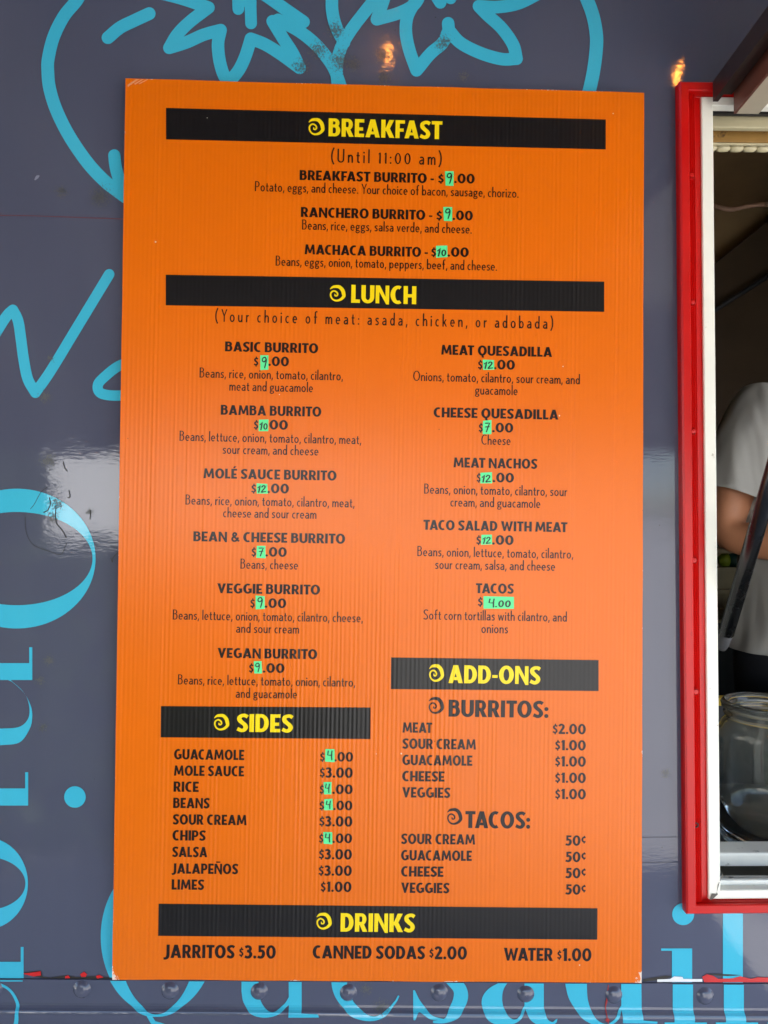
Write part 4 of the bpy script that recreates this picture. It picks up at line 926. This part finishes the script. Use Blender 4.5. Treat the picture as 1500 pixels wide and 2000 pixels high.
edges = [('pelvis', 'belly'), ('belly', 'chest'), ('chest', 'upper'), ('upper', 'neck'), ('neck', 'jaw')]
for s_, t in ((-1, 'r'), (1, 'l')):
    nodes.update({t + 'sh': ((s_ * .165, .005, Z(1.385)), .058), t + 'el': ((s_ * .245, -.03, Z(1.10)), .043), t + 'fa': ((s_ * .13, -.165, Z(1.085)), .042), t + 'wr': ((s_ * .015, -.23 - .02 * s_, Z(1.075 + .02 * s_)), (.030, .026)), t + 'pa': ((-s_ * .055, -.245 - .02 * s_, Z(1.07 + .02 * s_)), (.036, .018)),
                  t + 'hip': ((s_ * .095, 0, Z(.88)), .088), t + 'kn': ((s_ * .105, -.01, Z(.50)), .058), t + 'ca': ((s_ * .108, .012, Z(.36)), .056), t + 'an': ((s_ * .11, .02, Z(.085)), .038), t + 'to': ((s_ * .125, -.15, Z(.03)), (.042, .026))})
    edges += [('upper', t + 'sh'), (t + 'sh', t + 'el'), (t + 'el', t + 'fa'), (t + 'fa', t + 'wr'), (t + 'wr', t + 'pa'), ('pelvis', t + 'hip'), (t + 'hip', t + 'kn'), (t + 'kn', t + 'ca'), (t + 'ca', t + 'an'), (t + 'an', t + 'to')]
    base = Vector((-s_ * .080, -.248 - .02 * s_, Z(1.068 + .02 * s_)))
    for f_, (dy, dz, ln) in enumerate(((.012, .026, .066), (.004, .009, .074), (.002, -.009, .069), (.006, -.025, .054))):
        a = base + Vector((s_ * .012, 0, dz * .8)); b = base + Vector((-s_ * ln * .5, dy + .004, dz)); c = base + Vector((-s_ * ln * .9, dy + .022, dz * 1.05))
        nodes.update({f'{t}f{f_}a': (tuple(a), .010), f'{t}f{f_}b': (tuple(b), .0088), f'{t}f{f_}c': (tuple(c), .0075)}); edges += [(t + 'pa', f'{t}f{f_}a'), (f'{t}f{f_}a', f'{t}f{f_}b'), (f'{t}f{f_}b', f'{t}f{f_}c')]
    ta = Vector((-s_ * .045, -.268 - .02 * s_, Z(1.085 + .02 * s_)))
    nodes.update({t + 'ta': (tuple(ta), .012), t + 'tb': (tuple(ta + Vector((-s_ * .035, -.012, .022))), .0095)}); edges += [(t + 'pa', t + 'ta'), (t + 'ta', t + 'tb')]
body = skin_body('body', nodes, edges, M['skin'], per)
# head: egg with brow, nose, chin and ears
bm = bmesh.new(); bmesh.ops.create_uvsphere(bm, u_segments=40, v_segments=28, radius=1.0)
HC = Vector((0, -.015, Z(1.475) + .165))
for v in bm.verts:
    p = v.co.copy(); x, y, z = p * 1.0
    q = Vector((x * .076, y * .096, z * .120))
    if z < 0: q.x *= 1 - .30 * z * z; q.y *= 1 - .10 * z * z
    if y < 0:
        g = lambda a, b, s1_, s2_: math.exp(-((x - a) / s1_) ** 2 - ((z - b) / s2_) ** 2)
        q.y -= .024 * g(0, -.12, .13, .16) + .012 * g(0, .10, .10, .24) + .008 * g(0, -.72, .26, .16) + .007 * g(0, -.46, .26, .07)
        q.y += .010 * (g(.34, .04, .18, .12) + g(-.34, .04, .18, .12)) - .006 * (g(.34, .24, .25, .08) + g(-.34, .24, .25, .08))
    v.co = q + HC
for f in bm.faces: f.smooth = True
me = bpy.data.meshes.new('head'); bm.to_mesh(me); bm.free(); me.materials.append(M['skin'])
hd = bpy.data.objects.new('head', me); COL.objects.link(hd); hd.parent = per
for s_ in (-1, 1):
    MB().lathe([(.0005, -.012), (.007, -.010), (.0115, -.003), (.012, .003), (.004, .010)], 16, HC + Vector((s_ * .027, -.080, .006)), 'Y').build('eye', M['eye'], hd, smooth=True)
    MB().lathe([(.0004, -.0135), (.005, -.012), (.0055, -.009)], 14, HC + Vector((s_ * .027, -.080, .006)), 'Y').build('iris', M['iris'], hd, smooth=True)
    e = MB().lathe([(.0005, -.010), (.014, -.007), (.018, 0), (.014, .006), (.0005, .008)], 16, (0, 0, 0), 'X'); e.v = [HC + Vector((s_ * .076 + p.x, .012 + p.y * .75, -.005 + p.z * 1.5)) for p in e.v]; e.build('ear', M['skin'], hd, smooth=True)
l_ = MB().tube([HC + Vector((x * .024, -.098 + abs(x) ** 2 * .012, -.052 + abs(x) * .002)) for x in (-1, -.5, 0, .5, 1)], [.002, .0048, .0055, .0048, .002], 10); l_.build('lips', M['lip'], hd, smooth=True)
bm = bmesh.new(); bmesh.ops.create_uvsphere(bm, u_segments=36, v_segments=24, radius=1.0)
dele = []
for v in bm.verts:
    x, y, z = v.co
    r = 1.07 + .03 * noise.noise(v.co * 7)
    v.co = Vector((x * .079 * r, y * .099 * r + .004, z * .122 * r)) + HC
    if (y < -.25 and z < .42) or z < -.55: dele.append(v)
bmesh.ops.delete(bm, geom=dele, context='VERTS')
for f in bm.faces: f.smooth = True
me = bpy.data.meshes.new('hair'); bm.to_mesh(me); bm.free(); me.materials.append(M['hair']); o = bpy.data.objects.new('hair', me); COL.objects.link(o); o.parent = per
# t-shirt: body tube and two sleeves, lofted loose over the body
def loft(rings, seg=40, folds=0.0, seed=0):
    mb = MB(); vs, fs = [], []
    for i, (c, u, v) in enumerate(rings):
        c, u, v = Vector(c), Vector(u), Vector(v)
        for k in range(seg):
            a = 2 * math.pi * k / seg; d = u * math.cos(a) + v * math.sin(a)
            w_ = 1 + folds * noise.noise((math.cos(a) * 2.2 + seed, math.sin(a) * 2.2, i * .35)) * (0.4 + i / len(rings))
            vs.append(c + d * w_)
    for i in range(len(rings) - 1):
        for k in range(seg):
            a, b = i * seg + k, i * seg + (k + 1) % seg; fs.append((a, b, b + seg, a + seg))
    return mb.add(vs, fs)
rg = []
for z, a, b, yo in ((1.462, .078, .070, .012), (1.45, .095, .078, .010), (1.43, .135, .092, .008), (1.40, .175, .108, .004), (1.35, .190, .124, 0), (1.28, .190, .132, -.004), (1.18, .186, .134, -.006), (1.08, .186, .136, -.006), (.98, .190, .140, -.004), (.92, .198, .144, 0), (.852, .210, .150, 0), (.848, .206, .147, 0)):
    rg.append(((0, yo, Z(z)), (a, 0, 0), (0, b, 0)))
shirt = loft(rg, 48, .07, 2).build('t_shirt', M['shirt'], per, smooth=True)
sd_ = shirt.modifiers.new('sub', 'SUBSURF'); sd_.levels = 1; sd_.render_levels = 1
for s_ in (-1, 1):
    a = Vector((s_ * .135, .005, Z(1.385))); b = Vector((s_ * .246, -.034, Z(1.135))); ax = (b - a).normalized()
    u = Vector((0, 1, 0)); u = (u - ax * u.dot(ax)).normalized(); v = ax.cross(u); rr = []
    for t, r1_, r2_ in ((-.12, .070, .060), (0, .082, .072), (.2, .084, .078), (.45, .084, .080), (.7, .086, .080), (.82, .086, .080), (.835, .083, .077)):
        rr.append((a + (b - a) * t, u * r1_, v * r2_))
    sv = loft(rr, 36, .06, 5 + s_).build('sleeve', M['shirt'], shirt, smooth=True)
    q = sv.modifiers.new('sub', 'SUBSURF'); q.levels = 1; q.render_levels = 1
rg = [((0, 0, Z(z)), (a, 0, 0), (0, b, 0)) for z, a, b in ((1.0, .168, .122), (.93, .178, .128), (.86, .186, .128))]
tro = loft(rg, 36, .02, 3)
for s_ in (-1, 1):
    rr = [((s_ * x, y, Z(z)), (a, 0, 0), (0, b, 0)) for x, y, z, a, b in ((.088, 0, .90, .104, .125), (.095, 0, .80, .099, .112), (.104, -.004, .50, .078, .085), (.108, .008, .3, .070, .078), (.11, .01, .06, .066, .075))]
    lv = loft(rr, 28, .04, 8 + s_); tro.add(lv.v, lv.f)
tro.build('trousers', M['trousers'], per, smooth=True)

# ------------------------------------------------------------------ the place behind the photographer (bulbs known from reflections; canopy and backdrop added to shape light)
gm, nt, b = new_mat('concrete_paving')
pos = N(nt, 'ShaderNodeNewGeometry').outputs['Position']
col = mixc(nt, noise_tex(nt, pos, 1.3, 6.0, 0.65), (.34, .33, .31, 1), (.52, .50, .47, 1)); nt.links.new(col, b.inputs['Base Color']); b.inputs['Roughness'].default_value = .85
bump(nt, b, noise_tex(nt, pos, 60, 4.0), .004)
g = mesh_obj('ground', [(-400, -400, 0), (400, -400, 0), (400, 400, 0), (-400, 400, 0)], [(0, 1, 2, 3)], gm); tag(g, kind='structure')
# unseen canopy, added to darken the upper wall and its reflections
can = empty('blocker_canopy', (0, -1.4, 0)); tag(can, 'unseen dark striped canopy on four poles, added to darken the upper truck side', 'canopy')
cm, nt, b = new_mat('canopy_fabric'); pos = N(nt, 'ShaderNodeTexCoord').outputs['Object']; sx = N(nt, 'ShaderNodeSeparateXYZ'); nt.links.new(pos, sx.inputs[0])
st_ = sstep(nt, mth(nt, 'SINE', mth(nt, 'ADD', mth(nt, 'MULTIPLY', sx.outputs[0], 16.0), mth(nt, 'MULTIPLY', noise_tex(nt, pos, 2.0), 3.0))), -.2, .6)
nt.links.new(mixc(nt, st_, (.06, .045, .045, 1), (.24, .22, .21, 1)), b.inputs['Base Color']); b.inputs['Roughness'].default_value = .9
CX0, CX1 = -3.2, 1.9
mb = MB(); k = 40
ra = [Vector((CX0 + (CX1 - CX0) * i / k, 1.15, 2.92 - .03 * math.sin(i * math.pi / 10) ** 2)) for i in range(k + 1)]
rb_ = [Vector((CX0 + (CX1 - CX0) * i / k, -0.5, 2.13 - .03 * math.sin(i * math.pi / 10) ** 2)) for i in range(k + 1)]
rc = [Vector((p.x, -0.51, 1.97)) for p in rb_]
rm = [(a + q) / 2 - Vector((0, 0, .03)) for a, q in zip(ra, rb_)]
mb.quadstrip(ra, rm); mb.quadstrip(rm, rb_); mb.quadstrip(rb_, rc); mb.build('canopy_roof', cm, can, smooth=True)
for xx, yy, zz in ((CX0, 1.1, 2.90), (CX1, 1.1, 2.90), (CX0, -0.5, 2.11), (CX1, -0.5, 2.11)): MB().tube([(xx, yy, 0), (xx, yy, zz)], .022, 12).build('pole', M['steel'], can, smooth=True)
# string of warm bulbs
sb_ = empty('string_lights', (0, 0, 0)); tag(sb_, 'string of warm filament bulbs hung under the canopy', 'string lights')
def refl(px, py, dist):
    d = ray(px, py); p = CAM + d * (D + dist) / d.y; return Vector((p.x, -dist, p.z))
bulbs = [refl(1322, 145, .62), refl(752, 108, .62)]
step = bulbs[0].x - bulbs[1].x
bulbs += [Vector((bulbs[1].x - step * 1.9, -.62, bulbs[1].z - .01)), Vector((bulbs[0].x + step, -.62, bulbs[0].z + .02))]
bulbs.sort(key=lambda p: p.x)
line = []
for i, p in enumerate(bulbs):
    line.append(p + Vector((0, 0, .085)))
    if i < 3: line.append((p + bulbs[i + 1]) / 2 + Vector((0, 0, .03)))
ends = [Vector((CX0, -.3, 2.86))] + line + [Vector((CX1, -.3, 2.86))]
MB().tube(spline(ends, 6), .003, 6).build('cable', M['gasblack'], sb_, smooth=True)
BS = .68
for p in bulbs:
    lz = lambda pr: [(a * BS, h * BS) for a, h in pr]
    bq = MB().lathe(lz([(.0004, -.036), (.012, -.033), (.021, -.020), (.024, -.004), (.020, .014), (.013, .034), (.012, .044)]), 24, p).build('bulb', M['bulb_glass'], sb_, smooth=True)
    MB().lathe(lz([(.0135, .036), (.016, .040), (.016, .125), (.006, .128)]), 18, p).build('socket', M['gasblack'], bq, smooth=True)
    fp = [p + Vector((.0035 * math.cos(a * 1.2), .0035 * math.sin(a * 1.2), -.010 + .020 * a / 18)) for a in range(19)]
    MB().tube(fp, .0013, 6).build('filament', M['filament'], bq, smooth=True)
# added outbuilding, white roof pitched to catch sun and brighten the reflections
wbm = simple('reflector_roof_white', (232, 230, 224), .8, var=.05, scale=2)
wbd = empty('reflector_shed', (-4, -9.5, 0)); tag(wbd, 'low shed added out of view, its white roof pitched to brighten the reflections', 'reflector_shed')
sx0, sx1 = -6.6, .4
mb = MB(); mb.box(sx0 + .2 + 4, sx1 - .2 + 4, -9.0, .0, 0, 1.25); mb.add([(sx0 + 4.2, 0, 1.25), (sx0 + 4.2, -9, 1.25), (sx0 + 4.2, -4.5, 3.9)], [(0, 1, 2)]); mb.add([(sx1 + 3.8, 0, 1.25), (sx1 + 3.8, -9, 1.25), (sx1 + 3.8, -4.5, 3.9)], [(0, 1, 2)])
mb.build('wall', M['cream'], wbd)
mb = MB()
for y0, z0, y1, z1 in ((.35, 1.06, -4.5, 3.95), (-4.5, 3.95, -9.35, 1.06)):
    mb.add([(sx0 + 4, y0, z0), (sx1 + 4, y0, z0), (sx1 + 4, y1, z1), (sx0 + 4, y1, z1), (sx0 + 4, y0, z0 - .05), (sx1 + 4, y0, z0 - .05), (sx1 + 4, y1, z1 - .05), (sx0 + 4, y1, z1 - .05)], [(0, 1, 2, 3), (7, 6, 5, 4), (0, 4, 5, 1), (1, 5, 6, 2), (3, 2, 6, 7), (0, 3, 7, 4)])
mb.build('roof', wbm, wbd)
# unseen leafy blocker added to darken the reflections: a hedge
hedge_m, nt, b = new_mat('blocker_leaf'); pos = N(nt, 'ShaderNodeNewGeometry').outputs['Position']
nt.links.new(mixc(nt, noise_tex(nt, pos, 9, 3), (.03, .05, .015, 1), (.08, .12, .035, 1)), b.inputs['Base Color']); b.inputs['Roughness'].default_value = .6
def hedge(label, x0, x1, y0, y1, top, cnt, seed):
    random.seed(seed); mb = MB()
    for i in range(cnt):
        side = random.random()
        x, y, z = random.uniform(x0, x1), random.uniform(y0, y1), random.uniform(.03, top)
        if side < .4: y = y1 + random.uniform(-.06, .06)
        elif side < .55: y = y0 + random.uniform(-.06, .06)
        elif side < .75: z = top + random.uniform(-.07, .04)
        else: x = random.choice((x0, x1)) + random.uniform(-.06, .06)
        e = Euler((random.uniform(0, 6.3), random.uniform(0, 6.3), random.uniform(0, 6.3))).to_matrix(); s_ = random.uniform(.035, .075)
        mb.add([Vector((x, y, z)) + e @ Vector(q) * s_ for q in ((-1, 0, 0), (0, -.5, .15), (1, 0, 0), (0, .5, .15))], [(0, 1, 2, 3)])
    mb.box(x0 + .05, x1 - .05, y0 + .05, y1 - .05, 0, top - .06)
    tag(mb.build('hedge', hedge_m, None, fix=False), label, 'hedge')
hedge('low clipped dark green hedge added out of view to darken the reflections', -2.05, -.2, -3.8, -2.78, 1.53, 5000, 9)
hedge('taller dark green hedge block added to darken reflections beyond the low hedge', -4.4, -2.12, -4.0, -2.78, 2.7, 6000, 10)
